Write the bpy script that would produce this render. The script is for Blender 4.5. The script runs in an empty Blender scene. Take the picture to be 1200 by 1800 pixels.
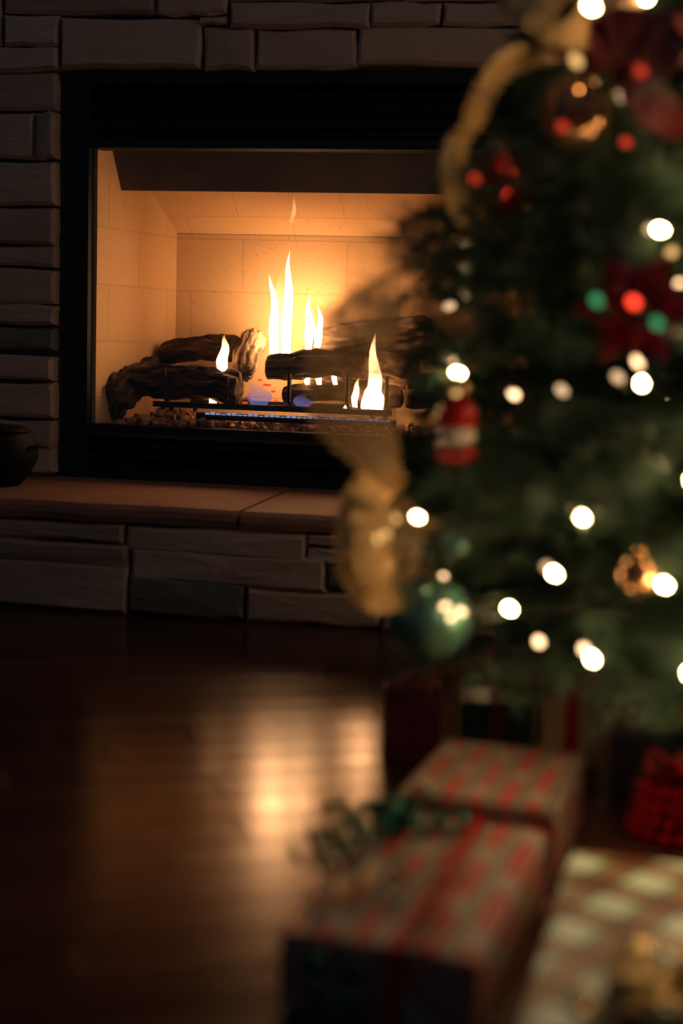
import bpy, bmesh, math, random
from mathutils import Vector, Matrix, noise

random.seed(11)
SC = bpy.context.scene
COL = SC.collection

# ------------------------------------------------------------------ camera, world, light, exposure
F_PX = 2500.0
YAW, PITCH, ROLL = math.radians(10.5), math.radians(7.0), math.radians(1.75)
CAM = Vector((0.0, -2.82, 0.5))
_F = Vector((-math.sin(YAW) * math.cos(PITCH), math.cos(YAW) * math.cos(PITCH), -math.sin(PITCH)))
_R0 = Vector((math.cos(YAW), math.sin(YAW), 0))
_U0 = _R0.cross(_F)
_R = _R0 * math.cos(ROLL) + _U0 * math.sin(ROLL)
_U = _U0 * math.cos(ROLL) - _R0 * math.sin(ROLL)
cd = bpy.data.cameras.new('camera')
cam = bpy.data.objects.new('camera', cd)
COL.objects.link(cam)
cam.matrix_world = Matrix(((_R.x, _U.x, -_F.x, CAM.x), (_R.y, _U.y, -_F.y, CAM.y), (_R.z, _U.z, -_F.z, CAM.z), (0, 0, 0, 1)))
cd.sensor_fit = 'VERTICAL'; cd.sensor_height = 36.0; cd.sensor_width = 24.0; cd.lens = 50.0
cd.clip_start = 0.05
cd.dof.use_dof = True
cd.dof.focus_distance = 3.0
cd.dof.aperture_fstop = 1.9
SC.camera = cam

w = bpy.data.worlds.new('evening_room'); SC.world = w; w.use_nodes = True
w.node_tree.nodes['Background'].inputs[0].default_value = (0.50, 0.68, 1.0, 1)
w.node_tree.nodes['Background'].inputs[1].default_value = 0.036

def lamp(name, loc, energy, color, radius):
    l = bpy.data.lights.new(name, 'POINT'); l.energy = energy; l.color = color; l.shadow_soft_size = radius
    o = bpy.data.objects.new(name, l); COL.objects.link(o); o.location = loc
    return o
# unseen fill light beyond the tree, added to lift the wall stones
lamp('wall_fill_light', (2.6, -1.6, 2.6), 20.0, (1.0, 0.84, 0.76), 0.15)

SC.view_settings.view_transform = 'Standard'
SC.view_settings.look = 'None'
SC.view_settings.exposure = 0.0
SC.view_settings.gamma = 1.0
SC.view_settings.use_curve_mapping = False
try:   # keep light paths short: the room is small and dark
    cy = SC.cycles
    cy.max_bounces = 5; cy.diffuse_bounces = 3; cy.glossy_bounces = 3; cy.transparent_max_bounces = 8
    cy.use_light_tree = False
    cy.caustics_reflective = False; cy.caustics_refractive = False
except AttributeError:
    pass

def ray(px, py):
    return _F + _R * ((px - 600) / F_PX) - _U * ((py - 900) / F_PX)
def at(px, py, depth):
    return CAM + ray(px, py) * depth
def on_y(px, py, Y):
    d = ray(px, py); return CAM + d * ((Y - CAM.y) / d.y)
def on_z(px, py, Z):
    d = ray(px, py); return CAM + d * ((Z - CAM.z) / d.z)

# ------------------------------------------------------------------ materials
def new_mat(name):
    m = bpy.data.materials.new(name); m.use_nodes = True
    nt = m.node_tree
    return m, nt, nt.nodes['Principled BSDF']
def N(nt, t, **kw):
    n = nt.nodes.new(t)
    for k, v in kw.items(): setattr(n, k, v)
    return n
def ramp(nt, fac, stops):
    r = N(nt, 'ShaderNodeValToRGB')
    el = r.color_ramp.elements
    while len(el) < len(stops): el.new(0.5)
    for e, (p, c) in zip(el, stops):
        e.position = p; e.color = (*c, 1) if len(c) == 3 else c
    nt.links.new(fac, r.inputs[0])
    return r.outputs[0]
def math_node(nt, op, a, b=None):
    n = N(nt, 'ShaderNodeMath', operation=op)
    for i, v in enumerate((a, b)):
        if v is None: continue
        if isinstance(v, (int, float)): n.inputs[i].default_value = v
        else: nt.links.new(v, n.inputs[i])
    return n.outputs[0]
def simple(name, col, rough=0.5, metal=0.0, noise_amt=0.25, scale=30, bump=0.0, bscale=60, spec=0.5, sheen=0.0):
    m, nt, b = new_mat(name)
    tc = N(nt, 'ShaderNodeTexCoord')
    nz = N(nt, 'ShaderNodeTexNoise'); nz.inputs['Scale'].default_value = scale; nz.inputs['Detail'].default_value = 4
    nt.links.new(tc.outputs['Object'], nz.inputs['Vector'])
    lo = tuple(max(0, c * (1 - noise_amt)) for c in col); hi = tuple(c * (1 + noise_amt) for c in col)
    c = ramp(nt, nz.outputs['Fac'], [(0.3, lo), (0.7, hi)])
    nt.links.new(c, b.inputs['Base Color'])
    b.inputs['Roughness'].default_value = rough; b.inputs['Metallic'].default_value = metal
    b.inputs['Specular IOR Level'].default_value = spec
    if bump:
        n2 = N(nt, 'ShaderNodeTexNoise'); n2.inputs['Scale'].default_value = bscale; n2.inputs['Detail'].default_value = 6
        nt.links.new(tc.outputs['Object'], n2.inputs['Vector'])
        bp = N(nt, 'ShaderNodeBump'); bp.inputs['Strength'].default_value = bump; bp.inputs['Distance'].default_value = 0.01
        nt.links.new(n2.outputs['Fac'], bp.inputs['Height']); nt.links.new(bp.outputs[0], b.inputs['Normal'])
    return m

def stone_mat(name, stops, rough=0.85):
    m, nt, b = new_mat(name)
    tc = N(nt, 'ShaderNodeTexCoord'); oi = N(nt, 'ShaderNodeObjectInfo')
    mp = N(nt, 'ShaderNodeMapping'); mp.inputs['Scale'].default_value = (6, 6, 26)
    nt.links.new(tc.outputs['Object'], mp.inputs[0])
    nz = N(nt, 'ShaderNodeTexNoise'); nz.inputs['Scale'].default_value = 1.0; nz.inputs['Detail'].default_value = 8; nz.inputs['Roughness'].default_value = 0.6
    nz.noise_dimensions = '4D'
    nt.links.new(mp.outputs[0], nz.inputs['Vector']); nt.links.new(math_node(nt, 'MULTIPLY', oi.outputs['Random'], 40), nz.inputs['W'])
    f = math_node(nt, 'ADD', math_node(nt, 'MULTIPLY', nz.outputs['Fac'], 0.7), math_node(nt, 'MULTIPLY', oi.outputs['Random'], 0.35))
    nt.links.new(ramp(nt, f, stops), b.inputs['Base Color'])
    b.inputs['Roughness'].default_value = rough; b.inputs['Specular IOR Level'].default_value = 0.25
    n2 = N(nt, 'ShaderNodeTexNoise'); n2.inputs['Scale'].default_value = 45; n2.inputs['Detail'].default_value = 8
    nt.links.new(tc.outputs['Object'], n2.inputs['Vector'])
    h = math_node(nt, 'ADD', math_node(nt, 'MULTIPLY', nz.outputs['Fac'], 1.0), math_node(nt, 'MULTIPLY', n2.outputs['Fac'], 0.35))
    bp = N(nt, 'ShaderNodeBump'); bp.inputs['Strength'].default_value = 0.55; bp.inputs['Distance'].default_value = 0.012
    nt.links.new(h, bp.inputs['Height']); nt.links.new(bp.outputs[0], b.inputs['Normal'])
    return m

M = {}
M['stone'] = stone_mat('ledge_stone', [(0.25, (0.33, 0.23, 0.17)), (0.5, (0.46, 0.33, 0.25)), (0.8, (0.54, 0.40, 0.30))])
M['stone_grey'] = stone_mat('grey_ledge_stone', [(0.25, (0.10, 0.10, 0.085)), (0.8, (0.22, 0.20, 0.16))])
M['slab'] = stone_mat('hearth_slab', [(0.2, (0.20, 0.095, 0.065)), (0.8, (0.30, 0.15, 0.10))], 0.7)
M['mortar'] = simple('mortar', (0.12, 0.11, 0.09), 0.95, bump=0.5, bscale=80)
M['plaster'] = simple('plaster', (0.3, 0.26, 0.22), 0.9, noise_amt=0.08)
M['black_metal'] = simple('black_metal', (0.006, 0.013, 0.019), 0.55, noise_amt=0.3, spec=0.3)
M['louver_metal'] = simple('louver_metal', (0.006, 0.013, 0.019), 0.38, 0.0, noise_amt=0.3, spec=0.4)
M['soot_metal'] = simple('sooted_steel', (0.10, 0.075, 0.06), 0.6, 0.0, noise_amt=0.35, scale=8)
M['iron'] = simple('cast_iron', (0.018, 0.016, 0.015), 0.6, 0.3, noise_amt=0.4, bump=0.3, bscale=150)
M['pot_iron'] = simple('black_pot_iron', (0.004, 0.005, 0.006), 0.7, 0.0, noise_amt=0.3, spec=0.15)

def firebrick():
    m, nt, b = new_mat('fibre_firebrick_panel')
    tc = N(nt, 'ShaderNodeTexCoord')
    br = N(nt, 'ShaderNodeTexBrick')
    mp = N(nt, 'ShaderNodeMapping'); mp.inputs['Scale'].default_value = (1, 1, 1)
    nt.links.new(tc.outputs['UV'], mp.inputs[0]); nt.links.new(mp.outputs[0], br.inputs['Vector'])
    br.inputs['Scale'].default_value = 1.0; br.inputs['Brick Width'].default_value = 0.24; br.inputs['Row Height'].default_value = 0.118
    br.inputs['Mortar Size'].default_value = 0.0022; br.inputs['Mortar Smooth'].default_value = 0.4
    br.inputs['Color1'].default_value = (0.70, 0.46, 0.25, 1); br.inputs['Color2'].default_value = (0.67, 0.44, 0.24, 1)
    br.inputs['Mortar'].default_value = (0.60, 0.40, 0.22, 1)
    sp = N(nt, 'ShaderNodeTexVoronoi'); sp.inputs['Scale'].default_value = 130
    nt.links.new(tc.outputs['Object'], sp.inputs['Vector'])
    nz = N(nt, 'ShaderNodeTexNoise'); nz.inputs['Scale'].default_value = 60
    nt.links.new(tc.outputs['Object'], nz.inputs['Vector'])
    spot = math_node(nt, 'MULTIPLY', math_node(nt, 'LESS_THAN', sp.outputs['Distance'], 0.17), math_node(nt, 'GREATER_THAN', nz.outputs['Fac'], 0.55))
    mx = N(nt, 'ShaderNodeMixRGB'); nt.links.new(math_node(nt, 'MULTIPLY', spot, 0.6), mx.inputs[0])
    nt.links.new(br.outputs['Color'], mx.inputs[1]); mx.inputs[2].default_value = (0.12, 0.07, 0.04, 1)
    nt.links.new(mx.outputs[0], b.inputs['Base Color'])
    b.inputs['Roughness'].default_value = 0.9; b.inputs['Specular IOR Level'].default_value = 0.2
    bp = N(nt, 'ShaderNodeBump'); bp.inputs['Strength'].default_value = 0.35; bp.inputs['Distance'].default_value = 0.003; bp.invert = True
    nt.links.new(br.outputs['Fac'], bp.inputs['Height']); nt.links.new(bp.outputs[0], b.inputs['Normal'])
    return m
M['firebrick'] = firebrick()

def wood_floor():
    m, nt, b = new_mat('dark_stained_oak')
    tc = N(nt, 'ShaderNodeTexCoord'); oi = N(nt, 'ShaderNodeObjectInfo')
    mp = N(nt, 'ShaderNodeMapping'); mp.inputs['Scale'].default_value = (3, 60, 60)
    nt.links.new(tc.outputs['Object'], mp.inputs[0])
    nz = N(nt, 'ShaderNodeTexNoise'); nz.noise_dimensions = '4D'; nz.inputs['Scale'].default_value = 1.0; nz.inputs['Detail'].default_value = 6
    nt.links.new(mp.outputs[0], nz.inputs['Vector']); nt.links.new(math_node(nt, 'MULTIPLY', oi.outputs['Random'], 50), nz.inputs['W'])
    f = math_node(nt, 'ADD', math_node(nt, 'MULTIPLY', nz.outputs['Fac'], 0.7), math_node(nt, 'MULTIPLY', oi.outputs['Random'], 0.3))
    nt.links.new(ramp(nt, f, [(0.2, (0.035, 0.012, 0.009)), (0.55, (0.070, 0.024, 0.017)), (0.9, (0.11, 0.040, 0.026))]), b.inputs['Base Color'])
    nt.links.new(ramp(nt, f, [(0.2, (0.17,) * 3), (0.9, (0.25,) * 3)]), b.inputs['Roughness'])
    b.inputs['Specular IOR Level'].default_value = 0.27; b.inputs['Specular Tint'].default_value = (1.0, 0.55, 0.30, 1)
    bp = N(nt, 'ShaderNodeBump'); bp.inputs['Strength'].default_value = 0.10; bp.inputs['Distance'].default_value = 0.002
    nt.links.new(nz.outputs['Fac'], bp.inputs['Height']); nt.links.new(bp.outputs[0], b.inputs['Normal'])
    return m
M['floor'] = wood_floor()

def bark(name, dark, light):
    m, nt, b = new_mat(name)
    tc = N(nt, 'ShaderNodeTexCoord')
    mp = N(nt, 'ShaderNodeMapping'); mp.inputs['Scale'].default_value = (14, 60, 60)
    nt.links.new(tc.outputs['Object'], mp.inputs[0])
    nz = N(nt, 'ShaderNodeTexNoise'); nz.inputs['Scale'].default_value = 1; nz.inputs['Detail'].default_value = 8; nz.inputs['Distortion'].default_value = 0.6
    nt.links.new(mp.outputs[0], nz.inputs['Vector'])
    nt.links.new(ramp(nt, nz.outputs['Fac'], [(0.36, dark), (0.62, light)]), b.inputs['Base Color'])
    b.inputs['Roughness'].default_value = 0.9; b.inputs['Specular IOR Level'].default_value = 0.2
    bp = N(nt, 'ShaderNodeBump'); bp.inputs['Strength'].default_value = 0.9; bp.inputs['Distance'].default_value = 0.008
    nt.links.new(nz.outputs['Fac'], bp.inputs['Height']); nt.links.new(bp.outputs[0], b.inputs['Normal'])
    return m
M['log_dark'] = bark('charred_ceramic_log', (0.016, 0.011, 0.008), (0.16, 0.10, 0.06))
M['log_tan'] = bark('tan_ceramic_log', (0.09, 0.055, 0.032), (0.42, 0.29, 0.18))
M['lava'] = simple('lava_rock', (0.42, 0.23, 0.13), 0.9, noise_amt=0.7, scale=35)

def emit_flame(name, stops, strength, opacity, fade0, fade1):
    """emission along the flame's own height (Generated z), thinning to clear at the tip"""
    m = bpy.data.materials.new(name); m.use_nodes = True
    nt = m.node_tree; nt.nodes.clear()
    out = N(nt, 'ShaderNodeOutputMaterial'); tc = N(nt, 'ShaderNodeTexCoord')
    sx = N(nt, 'ShaderNodeSeparateXYZ'); nt.links.new(tc.outputs['Generated'], sx.inputs[0])
    em = N(nt, 'ShaderNodeEmission'); em.inputs[1].default_value = strength
    nt.links.new(ramp(nt, sx.outputs[2], stops), em.inputs[0])
    tr = N(nt, 'ShaderNodeBsdfTransparent')
    mr = N(nt, 'ShaderNodeMapRange'); mr.interpolation_type = 'SMOOTHSTEP'
    for i, v in ((1, fade0), (2, fade1), (3, opacity), (4, 0.02)): mr.inputs[i].default_value = v
    nt.links.new(sx.outputs[2], mr.inputs[0])
    mx = N(nt, 'ShaderNodeMixShader')
    nt.links.new(mr.outputs[0], mx.inputs[0]); nt.links.new(tr.outputs[0], mx.inputs[1]); nt.links.new(em.outputs[0], mx.inputs[2])
    nt.links.new(mx.outputs[0], out.inputs[0])
    return m
WHOT, WARM, ORNG = (1.0, 0.545, 0.25), (1.0, 0.50, 0.21), (1.0, 0.42, 0.16)
M['flame'] = emit_flame('flame', [(0, WHOT), (0.5, (1, 0.535, 0.24)), (1, ORNG)], 86.0, 0.75, 0.25, 1.0)
M['flame_low'] = emit_flame('low_flame', [(0, WHOT), (1, ORNG)], 34.0, 0.75, 0.45, 1.0)
M['flame_faint'] = emit_flame('faint_flame', [(0, WARM), (1, ORNG)], 11.0, 0.7, 0.4, 1.0)
M['flame_veil'] = emit_flame('flame_veil', [(0, WARM), (1, ORNG)], 4.0, 0.35, 0.35, 1.0)
M['flame_blue'] = emit_flame('blue_flame', [(0, (0.25, 0.35, 1)), (1, (0.55, 0.30, 0.6))], 0.5, 0.35, 0.3, 1.0)
M['flame_wisp'] = emit_flame('flame_wisp', [(0, ORNG), (1, WARM)], 1.6, 0.3, 0.5, 1.0)

def emission(name, col, strength):
    m = bpy.data.materials.new(name); m.use_nodes = True
    nt = m.node_tree; nt.nodes.clear()
    out = N(nt, 'ShaderNodeOutputMaterial'); em = N(nt, 'ShaderNodeEmission')
    em.inputs[0].default_value = (*col, 1); em.inputs[1].default_value = strength
    nt.links.new(em.outputs[0], out.inputs[0])
    return m
M['ember'] = emission('glowing_ember', (1.0, 0.09, 0.03), 0.9)
M['burner_flame'] = emission('low_blue_burner_flame', (0.55, 0.60, 1.0), 0.45)
M['bulb_bright'] = emission('warm_bulb_bright', (1.0, 0.60, 0.28), 80)
M['bulb_mid'] = emission('warm_bulb', (1.0, 0.60, 0.30), 5.0)
M['bulb_dim'] = emission('warm_bulb_faint', (1.0, 0.62, 0.32), 1.3)
M['glint_red'] = emission('red_glint', (1.0, 0.05, 0.02), 3.5)  # red and green ones are glints off ornaments, made to glow
M['glint_red_dim'] = emission('red_glint_faint', (1.0, 0.07, 0.03), 0.7)
M['bulb_gold_glint'] = emission('gold_glint_bulb', (1.0, 0.55, 0.18), 1.4)  # mainly for glitter specks on the gold ribbon, painted as glow
M['glint_green'] = emission('green_glint', (0.08, 0.55, 0.20), 0.7)

for k_ in ('ember', 'burner_flame', 'bulb_dim', 'glint_red', 'glint_red_dim', 'bulb_gold_glint', 'glint_green', 'flame_blue', 'flame_veil', 'flame_wisp'):
    M[k_].cycles.emission_sampling = 'NONE'     # too faint to be worth sampling as lights; they still glow
def glass_pane_mat():
    m = bpy.data.materials.new('fireplace_glass'); m.use_nodes = True
    nt = m.node_tree; nt.nodes.clear()
    out = N(nt, 'ShaderNodeOutputMaterial'); tr = N(nt, 'ShaderNodeBsdfTransparent'); gl = N(nt, 'ShaderNodeBsdfGlossy')
    tr.inputs[0].default_value = (0.97, 0.97, 0.96, 1); gl.inputs['Roughness'].default_value = 0.05
    mx = N(nt, 'ShaderNodeMixShader'); mx.inputs[0].default_value = 0.03
    nt.links.new(tr.outputs[0], mx.inputs[1]); nt.links.new(gl.outputs[0], mx.inputs[2]); nt.links.new(mx.outputs[0], out.inputs[0])
    return m
M['glass'] = glass_pane_mat()

M['needle'] = simple('pine_needles', (0.050, 0.105, 0.062), 0.5, noise_amt=0.5, scale=12)
M['twig'] = simple('branch_bark', (0.05, 0.035, 0.02), 0.9)
M['wire'] = simple('green_wire', (0.01, 0.03, 0.012), 0.6)
def ribbon_mat(name, col, clear, rough=0.35, metal=0.6, sparkle=0.4):
    m, nt, b = new_mat(name)
    out = nt.nodes['Material Output']
    tc = N(nt, 'ShaderNodeTexCoord')
    v = N(nt, 'ShaderNodeTexVoronoi'); v.inputs['Scale'].default_value = 220
    nt.links.new(tc.outputs['Object'], v.inputs['Vector'])
    c = ramp(nt, v.outputs['Distance'], [(0.0, tuple(min(1, x * 1.35) for x in col)), (0.6, tuple(x * 0.75 for x in col))])
    nt.links.new(c, b.inputs['Base Color'])
    b.inputs['Roughness'].default_value = rough; b.inputs['Metallic'].default_value = metal
    bp = N(nt, 'ShaderNodeBump'); bp.inputs['Strength'].default_value = sparkle; bp.inputs['Distance'].default_value = 0.004
    nt.links.new(v.outputs['Color'], bp.inputs['Height']); nt.links.new(bp.outputs[0], b.inputs['Normal'])
    if clear:
        tr = N(nt, 'ShaderNodeBsdfTransparent'); mx = N(nt, 'ShaderNodeMixShader'); mx.inputs[0].default_value = clear
        tl = N(nt, 'ShaderNodeBsdfTranslucent'); nt.links.new(c, tl.inputs[0]); m2 = N(nt, 'ShaderNodeMixShader'); m2.inputs[0].default_value = 0.6
        nt.links.new(b.outputs[0], m2.inputs[1]); nt.links.new(tl.outputs[0], m2.inputs[2])
        nt.links.new(m2.outputs[0], mx.inputs[1]); nt.links.new(tr.outputs[0], mx.inputs[2]); nt.links.new(mx.outputs[0], out.inputs[0])
    return m
M['gold_ribbon'] = ribbon_mat('gold_glitter_ribbon', (0.85, 0.55, 0.22), 0.0, 0.5, 0.2)
M['gold_foil'] = ribbon_mat('gold_foil_ribbon', (0.95, 0.62, 0.22), 0.0, 0.25, 0.8, 0.2)
M['gold_sheer'] = ribbon_mat('sheer_gold_mesh_ribbon', (0.85, 0.56, 0.26), 0.58, 0.5, 0.1)
M['red_ribbon'] = ribbon_mat('red_ribbon', (0.50, 0.015, 0.012), 0.0, 0.3, 0.2, 0.15)
M['dark_red_ribbon'] = ribbon_mat('dark_red_velvet_ribbon', (0.11, 0.005, 0.008), 0.0, 0.7, 0.0, 0.2)
M['green_foil'] = ribbon_mat('green_foil_ribbon', (0.010, 0.11, 0.065), 0.0, 0.15, 0.9, 0.1)
M['cream_ribbon'] = ribbon_mat('cream_satin_ribbon', (0.75, 0.62, 0.45), 0.0, 0.35, 0.1, 0.1)
M['gold_metal'] = simple('gold_metal', (0.85, 0.55, 0.2), 0.25, 1.0, 0.1)
M['green_ball'] = simple('green_glass_ball', (0.14, 0.36, 0.26), 0.22, 0.5, 0.15, scale=5)
M['red_ball'] = simple('red_glass_ball', (0.45, 0.02, 0.015), 0.08, 0.7, 0.1, scale=5)
M['bronze_ball'] = simple('bronze_glass_ball', (0.35, 0.20, 0.09), 0.10, 0.8, 0.1, scale=5)
M['red_gloss'] = simple('red_lacquer', (0.55, 0.012, 0.01), 0.15, 0.1, 0.15)
M['white_gloss'] = simple('cream_lacquer', (0.75, 0.70, 0.58), 0.3, 0.0, 0.1)
M['petal'] = simple('red_velvet_petal', (0.42, 0.010, 0.012), 0.55, 0.0, 0.4, scale=60)
M['leaf'] = simple('green_velvet_leaf', (0.02, 0.12, 0.05), 0.5, 0.0, 0.3, scale=60)
M['bead_red'] = simple('red_bead', (0.42, 0.006, 0.010), 0.10, 0.9, 0.1)
M['kraft'] = simple('kraft_paper', (0.50, 0.33, 0.17), 0.6, 0.0, 0.15)
M['bag_red'] = simple('dark_red_paper', (0.12, 0.018, 0.02), 0.5, 0.0, 0.4)
M['box_green'] = simple('dark_green_paper', (0.012, 0.035, 0.028), 0.4, 0.0, 0.3)
M['box_navy'] = simple('dark_paper', (0.022, 0.02, 0.024), 0.45, 0.0, 0.3)
M['cord'] = simple('twisted_cord', (0.30, 0.25, 0.17), 0.6)
M['tissue'] = simple('red_tissue', (0.40, 0.06, 0.05), 0.6, 0.0, 0.25)

def striped_paper():
    m, nt, b = new_mat('red_dashed_stripe_paper')
    tc = N(nt, 'ShaderNodeTexCoord'); s = N(nt, 'ShaderNodeSeparateXYZ')
    nt.links.new(tc.outputs['Object'], s.inputs[0])
    nz = N(nt, 'ShaderNodeTexNoise'); nz.inputs['Scale'].default_value = 40
    nt.links.new(tc.outputs['Object'], nz.inputs['Vector'])
    # columns run along the box's length (local y); dashes stagger from one column to the next
    u = math_node(nt, 'MULTIPLY', math_node(nt, 'ADD', s.outputs[0], s.outputs[2]), 1 / 0.027)
    col = math_node(nt, 'FLOOR', u)
    fr = math_node(nt, 'ABSOLUTE', math_node(nt, 'SUBTRACT', math_node(nt, 'SUBTRACT', u, col), 0.5))
    stripe = math_node(nt, 'LESS_THAN', fr, 0.20)
    v = math_node(nt, 'ADD', math_node(nt, 'MULTIPLY', s.outputs[1], 1 / 0.115), math_node(nt, 'MULTIPLY', col, 0.5))
    vf = math_node(nt, 'SUBTRACT', v, math_node(nt, 'FLOOR', v))
    dash = math_node(nt, 'LESS_THAN', vf, 0.72)
    fac = math_node(nt, 'MULTIPLY', stripe, dash)
    mx = N(nt, 'ShaderNodeMixRGB'); nt.links.new(fac, mx.inputs[0])
    m1 = N(nt, 'ShaderNodeMixRGB'); nt.links.new(math_node(nt, 'GREATER_THAN', fr, 0.36), m1.inputs[0])
    m1.inputs[1].default_value = (0.38, 0.32, 0.23, 1); m1.inputs[2].default_value = (0.20, 0.15, 0.10, 1)
    nt.links.new(m1.outputs[0], mx.inputs[1]); mx.inputs[2].default_value = (0.46, 0.016, 0.013, 1)
    nt.links.new(mx.outputs[0], b.inputs['Base Color'])
    b.inputs['Roughness'].default_value = 0.45
    return m
M['striped'] = striped_paper()
def plaid_paper():
    m, nt, b = new_mat('cream_red_green_plaid_paper')
    tc = N(nt, 'ShaderNodeTexCoord'); mp = N(nt, 'ShaderNodeMapping')
    mp.inputs['Rotation'].default_value = (0, 0, math.radians(28)); mp.inputs['Scale'].default_value = (1 / 0.066,) * 3
    nt.links.new(tc.outputs['Object'], mp.inputs[0])
    s = N(nt, 'ShaderNodeSeparateXYZ'); nt.links.new(mp.outputs[0], s.inputs[0])
    def band(o, c, hw):
        fr = math_node(nt, 'SUBTRACT', o, math_node(nt, 'FLOOR', o))
        return math_node(nt, 'LESS_THAN', math_node(nt, 'ABSOLUTE', math_node(nt, 'SUBTRACT', fr, c)), hw)
    col = None
    base = (0.78, 0.97, 0.74, 1)  # pale mint of the light falling here is mixed into the paper colour
    def lay(prev, fac, c):
        mx = N(nt, 'ShaderNodeMixRGB'); mx.blend_type = 'MULTIPLY'
        nt.links.new(fac, mx.inputs[0])
        if isinstance(prev, tuple): mx.inputs[1].default_value = prev
        else: nt.links.new(prev, mx.inputs[1])
        mx.inputs[2].default_value = (*c, 1)
        return mx.outputs[0]
    x = lay(base, band(s.outputs[0], 0.5, 0.165), (0.50, 0.21, 0.15))
    x = lay(x, band(s.outputs[1], 0.5, 0.165), (0.50, 0.21, 0.15))
    x = lay(x, band(s.outputs[0], 0.29, 0.045), (0.16, 0.26, 0.20))
    x = lay(x, band(s.outputs[1], 0.29, 0.045), (0.16, 0.26, 0.20))
    x = lay(x, band(s.outputs[0], 0.71, 0.045), (0.20, 0.45, 0.34))
    x = lay(x, band(s.outputs[1], 0.71, 0.045), (0.20, 0.45, 0.34))
    nt.links.new(x, b.inputs['Base Color'])
    b.inputs['Roughness'].default_value = 0.4
    return m
M['plaid'] = plaid_paper()

# ------------------------------------------------------------------ mesh helpers
def mesh(name, verts, faces, mat, smooth=False):
    me = bpy.data.meshes.new(name); me.from_pydata([tuple(v) for v in verts], [], faces)
    me.materials.append(M[mat] if isinstance(mat, str) else mat)
    if smooth:
        for p in me.polygons: p.use_smooth = True
    me.update()
    return me
def obj(name, me, parent=None, loc=None, rot=None):
    o = bpy.data.objects.new(name, me); COL.objects.link(o)
    if parent: o.parent = parent
    if loc is not None: o.location = loc
    if rot is not None: o.rotation_euler = rot
    return o
def tag(o, label=None, cat=None, group=None, kind=None):
    if label: o['label'] = label
    if cat: o['category'] = cat
    if group: o['group'] = group
    if kind: o['kind'] = kind
    return o
def empty(name, loc=(0, 0, 0), rz=0.0):
    o = bpy.data.objects.new(name, None); COL.objects.link(o)
    o.empty_display_size = 0.05; o.location = loc; o.rotation_euler = (0, 0, rz)
    return o

class MB:
    def __init__(s): s.v = []; s.f = []
    def add(s, v, f):
        n = len(s.v); s.v += [Vector(x) for x in v]; s.f += [tuple(i + n for i in q) for q in f]; return s
    def box(s, a, b):
        x0, y0, z0 = a; x1, y1, z1 = b
        return s.add([(x0, y0, z0), (x1, y0, z0), (x1, y1, z0), (x0, y1, z0), (x0, y0, z1), (x1, y0, z1), (x1, y1, z1), (x0, y1, z1)],
                     [(0, 3, 2, 1), (4, 5, 6, 7), (0, 1, 5, 4), (1, 2, 6, 5), (2, 3, 7, 6), (3, 0, 4, 7)])
    def slab(s, quad, t):
        """a quad (4 points) thickened by vector t"""
        q = [Vector(p) for p in quad]; t = Vector(t)
        return s.add(q + [p + t for p in q], [(0, 1, 2, 3), (7, 6, 5, 4), (0, 4, 5, 1), (1, 5, 6, 2), (2, 6, 7, 3), (3, 7, 4, 0)])
    def tube(s, pts, r, n=6, cap=True):
        pts = [Vector(p) for p in pts]; k = len(pts)
        rs = r if isinstance(r, (list, tuple)) else [r] * k
        ref = None; rings = []
        for i, p in enumerate(pts):
            t = (pts[min(i + 1, k - 1)] - pts[max(i - 1, 0)]).normalized()
            if ref is None:
                ref = t.cross(Vector((0, 0, 1)));
                if ref.length < 1e-3: ref = t.cross(Vector((1, 0, 0)))
            ref = (ref - t * ref.dot(t)).normalized(); b2 = t.cross(ref)
            rings.append([p + (ref * math.cos(a) + b2 * math.sin(a)) * rs[i] for a in [2 * math.pi * j / n for j in range(n)]])
        v = [q for r_ in rings for q in r_]; f = []
        for i in range(k - 1):
            for j in range(n):
                a = i * n + j; b = i * n + (j + 1) % n
                f.append((a, b, b + n, a + n))
        if cap: f.append(tuple(range(n - 1, -1, -1))); f.append(tuple(range((k - 1) * n, k * n)))
        return s.add(v, f)
    def lathe(s, prof, n=20, c=(0, 0, 0)):
        c = Vector(c); k = len(prof)
        v = [c + Vector((r * math.cos(2 * math.pi * j / n), r * math.sin(2 * math.pi * j / n), z)) for r, z in prof for j in range(n)]
        f = []
        for i in range(k - 1):
            for j in range(n):
                a = i * n + j; b = i * n + (j + 1) % n
                f.append((a, b, b + n, a + n))
        f.append(tuple(range(n - 1, -1, -1))); f.append(tuple(range((k - 1) * n, k * n)))
        return s.add(v, f)
    def ball(s, c, r, n=14, m=9):
        return s.lathe([(max(1e-5, r * math.sin(math.pi * i / m)), -r * math.cos(math.pi * i / m)) for i in range(m + 1)], n, c)
    def strip(s, pts, wv, w, t=0.0006):
        """ribbon: centre line, width directions, width(s), thickness"""
        k = len(pts); pts = [Vector(p) for p in pts]; v = []; f = []
        ws = w if isinstance(w, (list, tuple)) else [w] * k
        for i, p in enumerate(pts):
            tan = (pts[min(i + 1, k - 1)] - pts[max(i - 1, 0)]).normalized()
            d = Vector(wv[i] if isinstance(wv, list) else wv); d = (d - tan * d.dot(tan)).normalized(); n_ = tan.cross(d) * (t / 2)
            h = d * (ws[i] / 2)
            v += [p - h - n_, p + h - n_, p + h + n_, p - h + n_]
        for i in range(k - 1):
            a = 4 * i
            for j in range(4): f.append((a + j, a + (j + 1) % 4, a + 4 + (j + 1) % 4, a + 4 + j))
        f.append((3, 2, 1, 0)); a = 4 * (k - 1); f.append((a, a + 1, a + 2, a + 3))
        return s.add(v, f)
    def build(s, name, mat, parent=None, smooth=False, loc=None, rot=None):
        return obj(name, mesh(name, s.v, s.f, mat, smooth), parent, loc, rot)

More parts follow.
